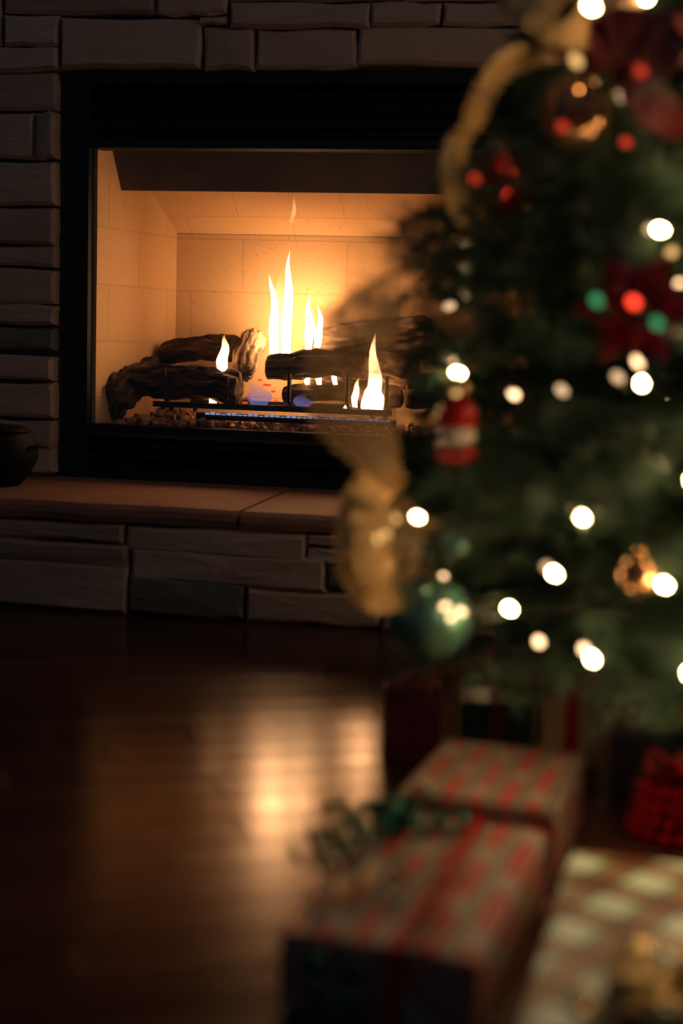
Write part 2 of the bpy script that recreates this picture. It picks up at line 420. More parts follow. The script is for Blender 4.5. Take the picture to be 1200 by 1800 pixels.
def smooth_path(pts, n=6):
    pts = [Vector(p) for p in pts]; out = []
    P = [pts[0]] + pts + [pts[-1]]
    for i in range(1, len(P) - 2):
        for j in range(n):
            t = j / n
            out.append(0.5 * ((2 * P[i]) + (P[i + 1] - P[i - 1]) * t + (2 * P[i - 1] - 5 * P[i] + 4 * P[i + 1] - P[i + 2]) * t * t + (3 * P[i] - P[i - 1] - 3 * P[i + 1] + P[i + 2]) * t ** 3))
    out.append(pts[-1]); return out

def stone_piece(x0, z0, x1, z1, yf, yb, parent, mat='stone', name='stone', rag=0.004):
    """split-face stone: irregular outline, chamfered arris, slightly dished face; its origin at its own centre"""
    cx, cz = (x0 + x1) / 2, (z0 + z1) / 2
    wx, wz = (x1 - x0) / 2, (z1 - z0) / 2
    nx = 4 if (x1 - x0) > 0.12 else 3
    out = []
    for i in range(nx): out.append((-wx + 2 * wx * i / nx, -wz))
    out.append((wx, -wz)); out.append((wx, 0))
    for i in range(nx): out.append((wx - 2 * wx * i / nx, wz))
    out.append((-wx, wz)); out.append((-wx, 0))
    rag = min(rag, wz * 0.2, wx * 0.2)
    ring = [(x + random.uniform(-rag, rag) * 0.6, z + random.uniform(-rag, rag)) for x, z in out]
    n = len(ring); v = []; c = min(0.007, wz * 0.35)
    tilt = random.uniform(-0.004, 0.004); tz = random.uniform(-0.003, 0.003)
    for x, z in ring: v.append((x, yb, z))
    for x, z in ring: v.append((x, yf + c * 0.9 + random.uniform(0, 0.003), z))
    for x, z in ring:
        v.append((x * (1 - c / wx), yf + tilt * x / wx + tz * z / wz + random.uniform(-0.0015, 0.0015), z * (1 - c / wz)))
    v.append((0, yf - random.uniform(0, 0.004), 0))
    f = [tuple(range(n))]
    for j in range(n):
        k = (j + 1) % n
        f.append((j, k, n + k, n + j)[::-1]); f.append((n + j, n + k, 2 * n + k, 2 * n + j)[::-1])
        f.append((2 * n + j, 2 * n + k, 3 * n)[::-1])
    return obj(name, mesh(name, v, f, mat), parent, (cx, 0, cz))

# ------------------------------------------------------------------ room shell
# floor: strip oak laid diagonally to the chimney wall
ANG = math.radians(26)
floor = MB().box((-3.2, -5.6, -0.05), (3.0, 0.0, -0.014)).build('floor', 'floor')
tag(floor, 'dark stained glossy oak strip floor in front of the hearth', 'floor', kind='structure')
PW = 0.070
plank_meshes = {}
def plank_mesh(L):
    if L not in plank_meshes:
        h = 0.0007; a, b = L / 2 - 0.0006, PW / 2 - 0.0006
        v = [(-a, -b, -0.013), (a, -b, -0.013), (a, b, -0.013), (-a, b, -0.013), (-a, -b, -h), (a, -b, -h), (a, b, -h), (-a, b, -h),
             (-a + .0012, -b + .0012, 0), (a - .0012, -b + .0012, 0), (a - .0012, b - .0012, 0), (-a + .0012, b - .0012, 0)]
        f = [(0, 3, 2, 1), (8, 9, 10, 11)]
        for q in (0, 4):
            for j in range(4): f.append((q + j, q + (j + 1) % 4, q + 4 + (j + 1) % 4, q + 4 + j))
        plank_meshes[L] = mesh('plank', v, f, 'floor')
    return plank_meshes[L]
ca, sa = math.cos(ANG), math.sin(ANG)
rp = random.Random(4)
row = -40
while row < 40:
    x = -4.0 + rp.uniform(0, 0.9)
    while x < 4.0:
        L = rp.choice((0.7, 0.95, 1.2)); u = x + L / 2; vv = row * PW
        wx, wy = ca * u - sa * vv - 0.3, sa * u + ca * vv - 1.75
        ends = [(ca * (u + s * L / 2) - sa * vv - 0.3, sa * (u + s * L / 2) + ca * vv - 1.75) for s in (-1, 1)]
        if -1.75 < wx < 0.95 and -2.75 < wy and all(e[1] < -0.38 for e in ends) and wy < -0.45:
            obj('plank', plank_mesh(L), floor, (wx, wy, 0), (rp.uniform(-0.0025, 0.0025), rp.uniform(-0.0004, 0.0004), ANG))
        elif -1.75 < wx < 0.95 and wy > -0.75 and min(e[1] for e in ends) < -0.36:
            # course end trimmed at the hearth
            lo = min(ends, key=lambda e: e[1]); run = (-0.37 - lo[1]) / sa
            for Ls in (0.95, 0.7, 0.45, 0.25):
                if Ls <= run:
                    obj('plank', plank_mesh(Ls), floor, (lo[0] + ca * Ls / 2, lo[1] + sa * Ls / 2, 0), (rp.uniform(-0.0025, 0.0025), 0, ANG)); break
        x += L
    row += 1

# fireplace numbers (metres): opening and black surround
OX0, OX1, OZ0, OZ1 = -1.063, -0.14, 0.306, 0.866
FX0, FX1, FZ0, FZ1 = -1.115, -0.088, 0.196, 1.014
SLAB = 0.194
wall = MB()
YM = -0.006
wall.box((-2.6, YM, 0), (FX0 - 0.002, 0.10, 2.3)).box((FX1 + 0.002, YM, 0), (1.6, 0.10, 2.3)).box((FX0 - 0.002, YM, FZ1 + 0.002), (FX1 + 0.002, 0.10, 2.3)).box((FX0 - 0.002, YM, 0), (FX1 + 0.002, 0.10, FZ0 - 0.002))
wall = wall.build('wall_back', 'mortar')
tag(wall, 'dry stacked brown ledge stone chimney wall around the fireplace', 'wall', kind='structure')
def px_rect(a, Y):
    xl, yt, xr, yb = a; xm, ym = (xl + xr) / 2, (yt + yb) / 2
    return on_y(xl, ym, Y).x, on_y(xm, yb, Y).z, on_y(xr, ym, Y).x, on_y(xm, yt, Y).z
WALL_ST = [(8, -27, 271, 24), (276, -27, 399, 27), (351, 30, 398, 42), (404, 6, 648, 48), (652, 5, 773, 46), (779, 4, 1010, 45), (404, -45, 705, 2), (709, -45, 1010, 1),
           (-190, -60, 3, 80), (7, 29, 104, 81), (107, 33, 352, 121), (357, 49, 445, 122), (450, 51, 625, 121), (629, 50, 990, 113), (994, 48, 1240, 110), (1014, -5, 1240, 44),
           (-150, 85, 102, 125), (-190, 129, 103, 192), (-170, 197, 58, 278), (63, 197, 103, 280), (-130, 284, 107, 361), (-180, 366, 111, 427), (-140, 431, 104, 466),
           (-190, 470, 107, 530), (-150, 534, 109, 568), (-120, 573, 100, 615), (-190, 620, 105, 666), (-130, 671, 109, 730), (-170, 736, 103, 782), (54, 786, 100, 833), (-120, 786, 49, 833)]
GREY = {25}
for i, a in enumerate(WALL_ST):
    x0, z0, x1, z1 = px_rect(a, -0.035)
    if x1 > FX0 - 0.012 and z0 < FZ1 - 0.02: x1 = min(x1, FX0 - 0.012)
    yf = -0.034 - random.uniform(0, 0.010)
    stone_piece(x0, z0, x1, z1, yf, 0.0, wall, 'stone_grey' if i in GREY else 'stone')
# the wall goes on: courses left of, above and right of what the photograph frames
rs = random.Random(21)
def courses(xa, xb, za, zb):
    z = za
    while z < zb - 0.03:
        h = min(rs.choice((0.045, 0.06, 0.075, 0.09)), zb - z); x = xa
        while x < xb - 0.02:
            L = min(rs.uniform(0.15, 0.34), xb - x)
            if xb - x - L < 0.06: L = xb - x
            stone_piece(x + 0.003, z + 0.003, x + L - 0.003, z + h - 0.003, -0.034 - rs.uniform(0, 0.01), 0.0, wall)
            x += L
        z += h
ztop = on_y(600, -48, -0.035).z + 0.004
courses(FX1 + 0.012, 0.75, SLAB + 0.004, 1.01)
xr_ = on_y(1243, 60, -0.035).x
courses(xr_, 0.75, 1.014, ztop)
courses(-1.95, 0.75, ztop, ztop + 0.42)
courses(-1.95, -1.36, SLAB + 0.004, ztop)

# hearth
HY = -0.44
hearth = MB().box((-2.0, HY + 0.03, -0.02), (0.75, -0.008, SLAB - 0.031)).build('hearth', 'mortar')
tag(hearth, 'low raised stone hearth with flat sandstone slabs', 'hearth', kind='structure')
hx = [on_y(-330, 900, HY).x, on_y(421, 905, HY).x, on_y(790, 940, HY).x, 0.5, 0.76]
for i in range(len(hx) - 1):
    xa, xb = hx[i] + 0.004, hx[i + 1] - 0.004
    n = 9; v = []; f = []
    top = []; bot = []
    t = 0.030
    # front edge wanders, top front arris rounded
    prof = [(HY - 0.006, SLAB - t), (HY - 0.010, SLAB - t * 0.55), (HY - 0.006, SLAB - 0.007), (HY + 0.008, SLAB), (-0.012, SLAB), (-0.012, SLAB - t)]
    for j in range(n + 1):
        x = xa + (xb - xa) * j / n
        jt = random.uniform(-0.005, 0.005)
        for k, (y, z) in enumerate(prof):
            v.append((x, y + (jt if k < 4 else 0), z + (random.uniform(-0.003, 0.002) if k < 2 else 0)))
    m_ = len(prof)
    for j in range(n):
        for k in range(m_):
            a = j * m_ + k; b = j * m_ + (k + 1) % m_
            f.append((a, a + m_, b + m_, b))
    f.append(tuple(range(m_))); f.append(tuple(reversed(range(n * m_, n * m_ + m_))))
    obj('hearth_slab', mesh('hearth_slab', v, f, 'slab'), hearth)
HEARTH_ST = [(-140, 905, 217, 944), (-90, 948, 223, 988), (-160, 985, 224, 1071), (221, 926, 537, 980), (232, 972, 571, 1032), (542, 942, 760, 962), (542, 968, 700, 994), (574, 1000, 780, 1042),
             (226, 1018, 429, 1088), (433, 1040, 668, 1106), (672, 1050, 870, 1118), (704, 972, 900, 1000)]
for i, a in enumerate(HEARTH_ST):
    x0, z0, x1, z1 = px_rect(a, HY)
    z0 = max(z0, 0.002); z1 = min(z1, SLAB - 0.034)
    stone_piece(x0, z0, x1, z1, HY - random.uniform(0, 0.008), HY + 0.045, hearth, 'stone_grey' if i in (7, 8) else 'stone', rag=0.0035)

hl, hr_ = on_y(-168, 1000, HY).x, on_y(905, 1000, HY).x
for xa, xb in ((-1.99, hl), (hr_, 0.74)):
    z = 0.003
    for h in (0.062, 0.050, 0.042):
        x = xa
        while x < xb - 0.03:
            L = min(rs.uniform(0.16, 0.32), xb - x)
            stone_piece(x + 0.002, z, x + L - 0.003, z + h - 0.003, HY - rs.uniform(0, 0.006), HY + 0.045, hearth)
            x += L
        z += h

# ------------------------------------------------------------------ the gas fireplace
fp = empty('gas_fireplace', (OX0, 0, FZ0))
tag(fp, 'black framed gas fireplace set into the stone wall', 'fireplace')
def FP(mb, name, mat, smooth=False):
    o = mb.build(name, mat, fp, smooth); o.matrix_parent_inverse = Matrix.Translation((-OX0, 0, -FZ0)); return o
FY = -0.016
FP(MB().box((FX0, FY, FZ0), (OX0, 0.03, FZ1)), 'frame_post', 'black_metal')
FP(MB().box((OX1, FY, FZ0), (FX1, 0.03, FZ1)), 'frame_post', 'black_metal')
FP(MB().box((OX0, FY, FZ1 - 0.022), (OX1, 0.03, FZ1)), 'frame_rail', 'black_metal')
FP(MB().box((OX0, FY, OZ1), (OX1, 0.03, OZ1 + 0.020)), 'frame_rail', 'black_metal')
FP(MB().box((OX0, FY, OZ0 - 0.016), (OX1, 0.03, OZ0)), 'frame_rail', 'black_metal')
FP(MB().box((OX0, FY, FZ0), (OX1, 0.03, FZ0 + 0.016)), 'frame_rail', 'black_metal')
FP(MB().box((OX0, 0.022, OZ1 + 0.02), (OX1, 0.03, FZ1 - 0.022)), 'louver_backing', 'black_metal')
FP(MB().box((OX0, 0.022, FZ0 + 0.016), (OX1, 0.03, OZ0 - 0.016)), 'louver_backing', 'black_metal')
def louver(z):
    mb = MB(); mb.slab([(OX0, -0.012, z), (OX1, -0.012, z), (OX1, 0.018, z + 0.017), (OX0, 0.018, z + 0.017)], (0, -0.0008, 0.002))
    mb.tube([(OX0, -0.0125, z + 0.001), (OX1, -0.0125, z + 0.001)], 0.0022, 8)
    FP(mb, 'louver', 'louver_metal')
for i in range(4): louver(OZ1 + 0.026 + i * 0.0255)
for i in range(3): louver(FZ0 + 0.020 + i * 0.0235)
FP(MB().box((OX0, 0.004, OZ0), (OX1, 0.008, OZ1)), 'glass_pane', 'glass')
# firebox lining
BY = 0.33
def wallx(y): return OX0 + 0.006 + (on_y(311, 410, BY).x - OX0 - 0.006) * (y / BY)
WR = lambda y: OX1 - 0.006 - (wallx(y) - OX0 - 0.006)
ZB = on_y(450, 413, BY).z
SY = 0.21
ZS = on_y(450, 341, SY).z + 0.012
ZF = 0.300
def uvslab(name, quad, t, mat='firebrick'):
    """thickened panel with metric UVs on every face"""
    mb = MB().slab(quad, t); me = mesh(name, mb.v, mb.f, mat)
    q = [Vector(p) for p in quad]; eu = (q[1] - q[0]).normalized(); ev = (q[3] - q[0]); ev = (ev - eu * ev.dot(eu)).normalized()
    uv = me.uv_layers.new()
    for l in me.loops:
        p = me.vertices[l.vertex_index].co - q[0]; uv.data[l.index].uv = (p.dot(eu) + 0.075, p.dot(ev) + 0.06)
    o = obj(name, me, fp); o.matrix_parent_inverse = Matrix.Translation((-OX0, 0, -FZ0)); return o
uvslab('back_panel', [(wallx(BY) - 0.01, BY, ZF), (WR(BY) + 0.01, BY, ZF), (WR(BY) + 0.01, BY, ZB), (wallx(BY) - 0.01, BY, ZB)], (0, 0.02, 0))
uvslab('sloped_panel', [(wallx(BY) - 0.01, BY - 0.001, ZB + 0.001), (WR(BY) + 0.01, BY - 0.001, ZB + 0.001), (WR(SY) + 0.01, SY, ZS), (wallx(SY) - 0.01, SY, ZS)], (0, 0.02, 0.02))
for side in (0, 1):
    fx = wallx if side == 0 else WR; t = -0.02 if side == 0 else 0.02
    uvslab('side_panel', [(fx(0.012), 0.012, ZF), (fx(BY), BY, ZF), (fx(BY), BY, ZS + 0.1), (fx(0.012), 0.012, ZS + 0.1)], (t, 0.004, 0))
FP(MB().box((OX0 - 0.02, 0.01, ZF - 0.02), (OX1 + 0.02, BY + 0.02, ZF)), 'firebox_floor', 'soot_metal')
FP(MB().box((OX0 - 0.02, 0.02, ZS + 0.10), (OX1 + 0.02, BY + 0.02, ZS + 0.12)), 'firebox_top', 'soot_metal')
hz0 = on_y(400, 337, 0.10).z; hxa, hxb = on_y(208, 333, 0.10).x, WR(0.10) - 0.002
hz1 = OZ1 + 0.04; hxt = on_y(189, 262, 0.055).x
FP(MB().slab([(hxa, 0.10, hz0), (hxb, 0.10, hz0), (WR(0.05), 0.05, hz1), (hxt, 0.05, hz1)], (0, 0.004, 0.001)), 'smoke_shield', 'soot_metal')

# grate, burner, lava rock
gy = 0.085
def fx_at(px, py, Y): return on_y(px, py, Y)
grate = empty('log_grate', (-0.6, 0.15, ZF))
tag(grate, 'black iron log grate inside the fireplace', 'grate')
def GR(mb, name):
    o = mb.build(name, 'iron', grate, False); o.matrix_parent_inverse = Matrix.Translation((0.6, -0.15, -ZF)); return o
zbar = fx_at(480, 718, gy).z
xl, xr = fx_at(270, 710, gy).x, fx_at(688, 726, gy).x
GR(MB().box((xl, gy - 0.006, zbar - 0.006), (xr, gy + 0.006, zbar + 0.006)), 'front_bar')
GR(MB().box((xl + 0.03, 0.255, zbar - 0.006), (xr - 0.03, 0.267, zbar + 0.006)), 'rear_bar')
for px in (292, 401, 510, 612, 680):
    x = fx_at(px, 716, gy).x
    GR(MB().tube([(x, 0.262, zbar + 0.010), (x, gy, zbar + 0.010), (x, gy - 0.014, zbar + 0.016), (x, gy - 0.016, zbar + (0.075 if px != 401 else 0.065))], 0.0045, 6), 'prong')
for x in (xl + 0.04, xr - 0.04):
    for y in (gy, 0.26): GR(MB().tube([(x, y, ZF), (x, y, zbar)], 0.005, 6), 'leg')
by = 0.065
bxa, bxb = fx_at(360, 728, by).x, fx_at(686, 738, by).x; bz = fx_at(520, 735, by).z
burner = empty('gas_burner', ((bxa + bxb) / 2, by, ZF))
tag(burner, 'long low gas burner tube with blue flames below the grate', 'burner')
Bo = Matrix.Translation((-(bxa + bxb) / 2, -by, -ZF))
o = MB().tube([(bxa - 0.02, by + 0.008, bz - 0.004), (bxb + 0.01, by + 0.008, bz - 0.004)], 0.008, 10).build('tube', 'iron', burner, True); o.matrix_parent_inverse = Bo
for fa, fb in ((bxa - 0.02, bxa), (bxb, bxb + 0.01)):
    o = MB().box((fa, by + 0.003, ZF), (fb, by + 0.013, bz)).build('foot', 'iron', burner); o.matrix_parent_inverse = Bo
nj = 34; mb = MB()
for i in range(nj):
    x = bxa + (bxb - bxa) * (i + 0.5) / nj
    mb.box((x - 0.0044, by - 0.003, bz + 0.0), (x + 0.0044, by + 0.001, bz + 0.004 + 0.002 * math.sin(i * 1.7)))
o = mb.build('flame_row', 'burner_flame', burner); o.matrix_parent_inverse = Bo

mb = MB(); rr = random.Random(5)
def rock(c, r):
    vs = []; ph = [rr.uniform(0.65, 1.25) for _ in range(8)]
    for i in range(8):
        sx, sy, sz = (1 if i & 1 else -1), (1 if i & 2 else -1), (1 if i & 4 else -1)
        vs.append(Vector((sx, sy, sz)) * (r * 0.6 * ph[i]))
    rot = Matrix.Rotation(rr.uniform(0, 3), 3, 'Z') @ Matrix.Rotation(rr.uniform(0, 3), 3, 'X')
    mb.add([Vector(c) + rot @ q for q in vs], [(0, 2, 3, 1), (4, 5, 7, 6), (0, 1, 5, 4), (1, 3, 7, 5), (3, 2, 6, 7), (2, 0, 4, 6)])
for i in range(700):
    x = rr.uniform(wallx(0.1) + 0.03, WR(0.1) - 0.05); y = rr.uniform(0.02, 0.24)
    pile = 0.010 * max(0, noise.noise(Vector((x * 9, y * 9, 2)))) + 0.010
    rock((x, y, ZF + 0.004 + rr.uniform(0, pile) + 0.02 * max(0, 1 - abs(x - fx_at(300, 735, .12).x) / 0.05) * (y > 0.07)), rr.uniform(0.006, 0.012))
tag(mb.build('lava_rock_bed', 'lava'), 'bed of small brown lava rocks along the firebox floor', 'lava rocks', kind='stuff')

def log(name, a, b, r0, r1, mat, label, seed, ridges=9, bend=0.01):
    a, b = Vector(a), Vector(b); L = (b - a).length; t = (b - a).normalized()
    up = Vector((0, 0, 1)); s_ = t.cross(up).normalized(); u_ = s_.cross(t)
    rot = Matrix((t, -s_, u_)).transposed()
    n, k = 64, 44; v = []; f = []
    for i in range(k + 1):
        q = i / k; x = L * q; r = r0 + (r1 - r0) * q
        end = min(1, 0.86 + 0.14 * min(1, min(q, 1 - q) / 0.06))
        for j in range(n):
            an = 2 * math.pi * j / n
            nn = noise.noise(Vector((x * 10 + seed, math.cos(an) * 1.4, math.sin(an) * 1.4)))
            rg = 1 - abs(math.sin(an * ridges / 2 + 2.6 * noise.noise(Vector((x * 16, seed, math.sin(an)))))) ** 0.6
            n3 = noise.noise(Vector((x * 45 + seed, math.cos(an) * 5, math.sin(an) * 5)))
            rad = r * end * (1.02 + 0.26 * nn - 0.34 * rg + 0.16 * n3)
            v.append((x, math.cos(an) * rad, math.sin(an) * rad + bend * math.sin(math.pi * q)))
    for i in range(k):
        for j in range(n):
            p = i * n + j; q2 = i * n + (j + 1) % n
            f.append((p, q2, q2 + n, p + n))
    body = mesh('bark', v, f, mat, True)
    root = empty(name, a); root.rotation_euler = rot.to_euler()
    tag(root, label, 'log', 'ceramic logs on the grate')
    obj('bark', body, root)
    for i in (0, k):
        rim = [Vector(v[i * n + j]) for j in range(n)]; c = sum(rim, Vector()) / n
        dx = -0.004 if i == 0 else 0.004
        vv = rim + [c + (p - c) * 0.6 + Vector((dx, 0, 0)) for p in rim] + [c + Vector((dx * 0.4, 0, 0))]
        ff = [(j, (j + 1) % n, n + (j + 1) % n, n + j) for j in range(n)] + [(n + j, n + (j + 1) % n, 2 * n) for j in range(n)]
        obj('cut_end', mesh('cut_end', vv, ff, mat, True), root)
    return root
log('gas_log', fx_at(208, 672, 0.12), fx_at(420, 684, 0.10), 0.034, 0.037, 'log_dark', 'dark ridged log lying at the front left of the grate', 1.3, 7)
log('gas_log', fx_at(285, 622, 0.25), fx_at(425, 616, 0.22), 0.024, 0.030, 'log_dark', 'short charred log lying behind the front left log', 4.1, 9)
log('gas_log', fx_at(448, 596, 0.26), fx_at(425, 655, 0.13), 0.030, 0.028, 'log_tan', 'tan rough log propped between back and front logs', 7.7, 11)
log('gas_log', fx_at(470, 646, 0.11), fx_at(735, 658, 0.15), 0.031, 0.034, 'log_tan', 'long split log crossing the grate, its round end facing out', 9.2, 9)
log('gas_log', fx_at(560, 610, 0.27), fx_at(760, 585, 0.27), 0.034, 0.038, 'log_tan', 'thick log at the back of the firebox behind the flames', 12.4, 8)
log('gas_log', fx_at(500, 694, 0.13), fx_at(705, 700, 0.13), 0.020, 0.022, 'log_dark', 'low charred log on the bars under the long split log', 15.0, 8)
log('gas_log', fx_at(715, 690, 0.12), fx_at(850, 700, 0.15), 0.036, 0.034, 'log_dark', 'dark thick log at the right end of the grate', 19.0, 7)
log('gas_log', fx_at(186, 706, 0.06), fx_at(272, 646, 0.27), 0.050, 0.040, 'log_dark', 'black charred log running back along the left firebox wall', 23.0, 7)
# embers glowing on the hollow under the logs
EMBERS = [(431, 708, 3, 'red ember at the left foot of the pale blue flame'), (437, 692, 2.5, 'red ember up the left side of the pale blue flame'), (470, 677, 4, 'glowing red streak on top of the gap between logs'),
          (480, 688, 3, 'red ember at the upper right of the pale blue flame'), (485, 704, 2.5, 'red ember at the right foot of the pale blue flame'), (457, 668, 2.5, 'red ember under the propped tan log'),
          (389, 707, 3, 'red ember beside the tiny flame under the front left log'), (384, 664, 3, 'red ember glowing behind the single curling flame'), (540, 713, 3, 'red ember on the bar under the long split log'), (567, 707, 2, 'faint red ember under the low charred log')]
for px, py, sz, lab in EMBERS:
    c = fx_at(px, py, 0.098); mb = MB(); rr = random.Random(px)
    rock((0, 0, 0), 0.0014 * sz); mb.v = [Vector((q.x * 1.7, q.y, q.z * 0.7)) for q in mb.v]
    tag(mb.build('ember', 'ember', loc=c), lab, 'ember', 'glowing red embers among the logs')

# flames
def flame(px, py, tx, ty, w, Y, mat, label, bend=0.0, name='flame', veil=False):
    a = fx_at(px, py, Y); b = fx_at(tx, ty, Y); H = b.z - a.z; W = w * 0.00115 / 2
    k, n = 12, 8; v = []; f = []
    rs_ = random.Random(px * 7 + py)
    ph = rs_.uniform(0, 6)
    for i in range(k + 1):
        t = i / k
        prof = (0.62 + 1.0 * t) if t < 0.3 else 0.92 * (1 - ((t - 0.3) / 0.7)) ** 0.8
        r = max(0.0002, W * prof * (1 + 0.10 * math.sin(7 * t + ph)))
        cx = (b.x - a.x) * t ** 1.5 + bend * math.sin(math.pi * t) + (0.22 * W + 0.0015) * math.sin(9 * t + ph) * t
        for j in range(n):
            an = 2 * math.pi * j / n
            v.append((cx + r * math.cos(an), 0.55 * r * math.sin(an), H * t))
    for i in range(k):
        for j in range(n):
            p = i * n + j; q = i * n + (j + 1) % n
            f.append((p, q, q + n, p + n))
    f.append(tuple(range(n - 1, -1, -1))); f.append(tuple(range(k * n, k * n + n)))
    o = obj(name, mesh(name, v, f, mat, True), None, a)
    tag(o, label, 'flame', 'flames of the gas fire')
    return o
flame(481, 622, 476, 482, 22, 0.19, 'flame', 'tall white flame rising behind the split log, nearest the tan log', 0.002)
flame(503, 622, 511, 440, 24, 0.19, 'flame', 'tallest of the flames, with a thin fading tip', -0.002)
flame(492, 622, 496, 470, 40, 0.20, 'flame_veil', 'faint orange veil around the two tallest flames')
flame(542, 614, 543, 516, 20, 0.19, 'flame', 'slim pointed flame right of the two tallest flames', 0.001)
flame(557, 611, 560, 536, 17, 0.19, 'flame', 'short curved flame beside the slim pointed flame', 0.004)
flame(391, 656, 398, 588, 27, 0.105, 'flame_faint', 'single flame curling up over the front left log', -0.002)
flame(656, 722, 657, 583, 28, 0.10, 'flame_low', 'tall pointed flame near the right end of the grate', 0.001)
flame(640, 722, 655, 668, 20, 0.10, 'flame_low', 'low slanting flame leaning into the tall right flame')
flame(667, 722, 660, 664, 20, 0.10, 'flame_low', 'low flame at the right foot of the tall right flame')
flame(624, 716, 634, 662, 15, 0.10, 'flame_low', 'thin leaf shaped flame left of the tall right flame', -0.004)
flame(540, 676, 536, 652, 13, 0.115, 'flame_low', 'first of three small flames under the split log')
flame(561, 676, 554, 648, 14, 0.115, 'flame_low', 'middle of three small flames under the split log')
flame(589, 676, 581, 645, 12, 0.115, 'flame_low', 'last of three small flames under the split log')
flame(374, 713, 371, 696, 14, 0.10, 'flame_low', 'tiny flame on the bar under the front left log')
flame(607, 721, 609, 706, 8, 0.10, 'flame_low', 'tiny flame on the bar under the low charred log')
flame(512, 392, 518, 340, 9, 0.17, 'flame_wisp', 'detached wisp of flame licking up below the smoke shield', 0.003)
flame(455, 714, 455, 668, 52, 0.095, 'flame_blue', 'pale blue flame glowing in the gap between the logs')
flame(532, 714, 530, 690, 40, 0.095, 'flame_blue', 'faint blue flame on the bar left of the right flames')

# dark pot on the hearth
pc = on_z(-10, 852, SLAB); pc.z = SLAB + 0.001
pot = empty('iron_pot', pc); tag(pot, 'black round iron pot on the hearth beside the fireplace', 'pot')
MB().lathe([(0.050, 0), (0.056, 0.006), (0.066, 0.020), (0.082, 0.045), (0.086, 0.066), (0.078, 0.090), (0.066, 0.100), (0.066, 0.104)], 28).build('body', 'pot_iron', pot, True)
lid = MB().lathe([(0.069, 0.104), (0.069, 0.108), (0.050, 0.115), (0.012, 0.119)], 28).build('lid', 'pot_iron', pot, True)
MB().ball((0, 0, 0.127), 0.010, 12, 8).build('knob', 'pot_iron', lid, True)
for s in (-1, 1): MB().tube([(s * (0.080 + 0.016 * math.sin(t)), 0.018 * math.cos(t), 0.078) for t in [math.pi * i / 10 for i in range(11)]], 0.003, 6).build('ear_handle', 'pot_iron', pot, True)

# ------------------------------------------------------------------ the tree
TX, TY = 0.17, -1.06
TH, TZ0, TR = 2.05, 0.12, 0.46
def tree_r(z): return max(0.02, TR * (1 - (z - TZ0) / (TH - TZ0)) ** 0.9)
tree = empty('christmas_tree', (TX, TY, 0))
tag(tree, 'dark green christmas tree with lights and ornaments beside the fireplace', 'tree')
MB().tube([(0, 0, 0.03), (0, 0, 0.5), (0, 0, 1.2), (0, 0, TH)], [0.022, 0.018, 0.012, 0.004], 10).build('trunk', 'twig', tree, True)
st = MB().lathe([(0.028, 0.02), (0.03, 0.10), (0.024, 0.11)], 14).build('stand', 'iron', tree, True)
for a in (0.4, 2.5, 4.6):
    MB().tube([(0.025 * math.cos(a), 0.025 * math.sin(a), 0.085), (0.10 * math.cos(a), 0.10 * math.sin(a), 0.06), (0.16 * math.cos(a), 0.16 * math.sin(a), 0.006)], 0.006, 6).build('foot', 'iron', st, True)

def branch_proto(seed, L=0.44, dens=620, droop=0.05):
    r = random.Random(seed)
    stems = []
    main = [Vector((L * q, 0.015 * math.sin(4 * q + seed), 0.06 * q - droop * 2.2 * q * q)) for q in [i / 8 for i in range(9)]]
    stems.append((main, 0.0032))
    for i in range(9):
        q = 0.28 + 0.70 * i / 9; base = main[0].lerp(main[-1], q); k = q * 8; b0 = main[int(k)].lerp(main[min(8, int(k) + 1)], k - int(k))
        side = 1 if i % 2 else -1; ln = (0.17 - 0.11 * q) * r.uniform(0.8, 1.2)
        d = Vector((0.8, side * r.uniform(0.55, 0.9), r.uniform(-0.15, 0.35))).normalized()
        stems.append(([b0, b0 + d * ln * 0.5 + Vector((0, 0, 0.004)), b0 + d * ln + Vector((0, 0, -0.006))], 0.0018))
    w_ = MB()
    for p, rad in stems: w_.tube(p, [rad * (1 - 0.6 * i / len(p)) for i in range(len(p))], 5)
    v = []; f = []
    for p, rad in stems:
        tot = sum((p[i + 1] - p[i]).length for i in range(len(p) - 1))
        n = int(tot * dens)
        for i in range(n):
            s = r.uniform(0.08 if rad > 0.002 else 0, 1.0) * (len(p) - 1); k = min(int(s), len(p) - 2)
            c = p[k].lerp(p[k + 1], s - k); t = (p[k + 1] - p[k]).normalized()
            rnd = Vector((r.gauss(0, 1), r.gauss(0, 1), r.gauss(0, 1))); rnd = (rnd - t * rnd.dot(t)).normalized()
            d = (t * r.uniform(0.35, 0.9) + rnd).normalized(); ln = r.uniform(0.024, 0.042)
            sd = d.cross(t).normalized() * 0.0016
            a = len(v); v += [c - sd, c + sd, c + d * ln]; f.append((a, a + 1, a + 2))
            sd2 = d.cross(sd).normalized() * 0.0013
            v += [c - sd2, c + sd2, c + d * ln]; f.append((a + 3, a + 4, a + 5))
    return mesh('branch', w_.v, w_.f, 'twig', True), mesh('needles', v, f, 'needle')
protos = [branch_proto(s) for s in range(5)]
sparse = branch_proto(31, L=0.50, dens=300, droop=0.10)
def add_branch(pr, z, az, L, el, roll=0.0, base=0.44):
    b = obj('branch', pr[0], tree, (0.012 * math.cos(az), 0.012 * math.sin(az), z))
    b.rotation_euler = (Matrix.Rotation(az, 3, 'Z') @ Matrix.Rotation(-el, 3, 'Y') @ Matrix.Rotation(roll, 3, 'X')).to_euler()
    b.scale = (L / base,) * 3
    n = obj('needles', pr[1], b); n['kind'] = 'stuff'
rt = random.Random(8)
z = TZ0 + 0.03; lev = 0
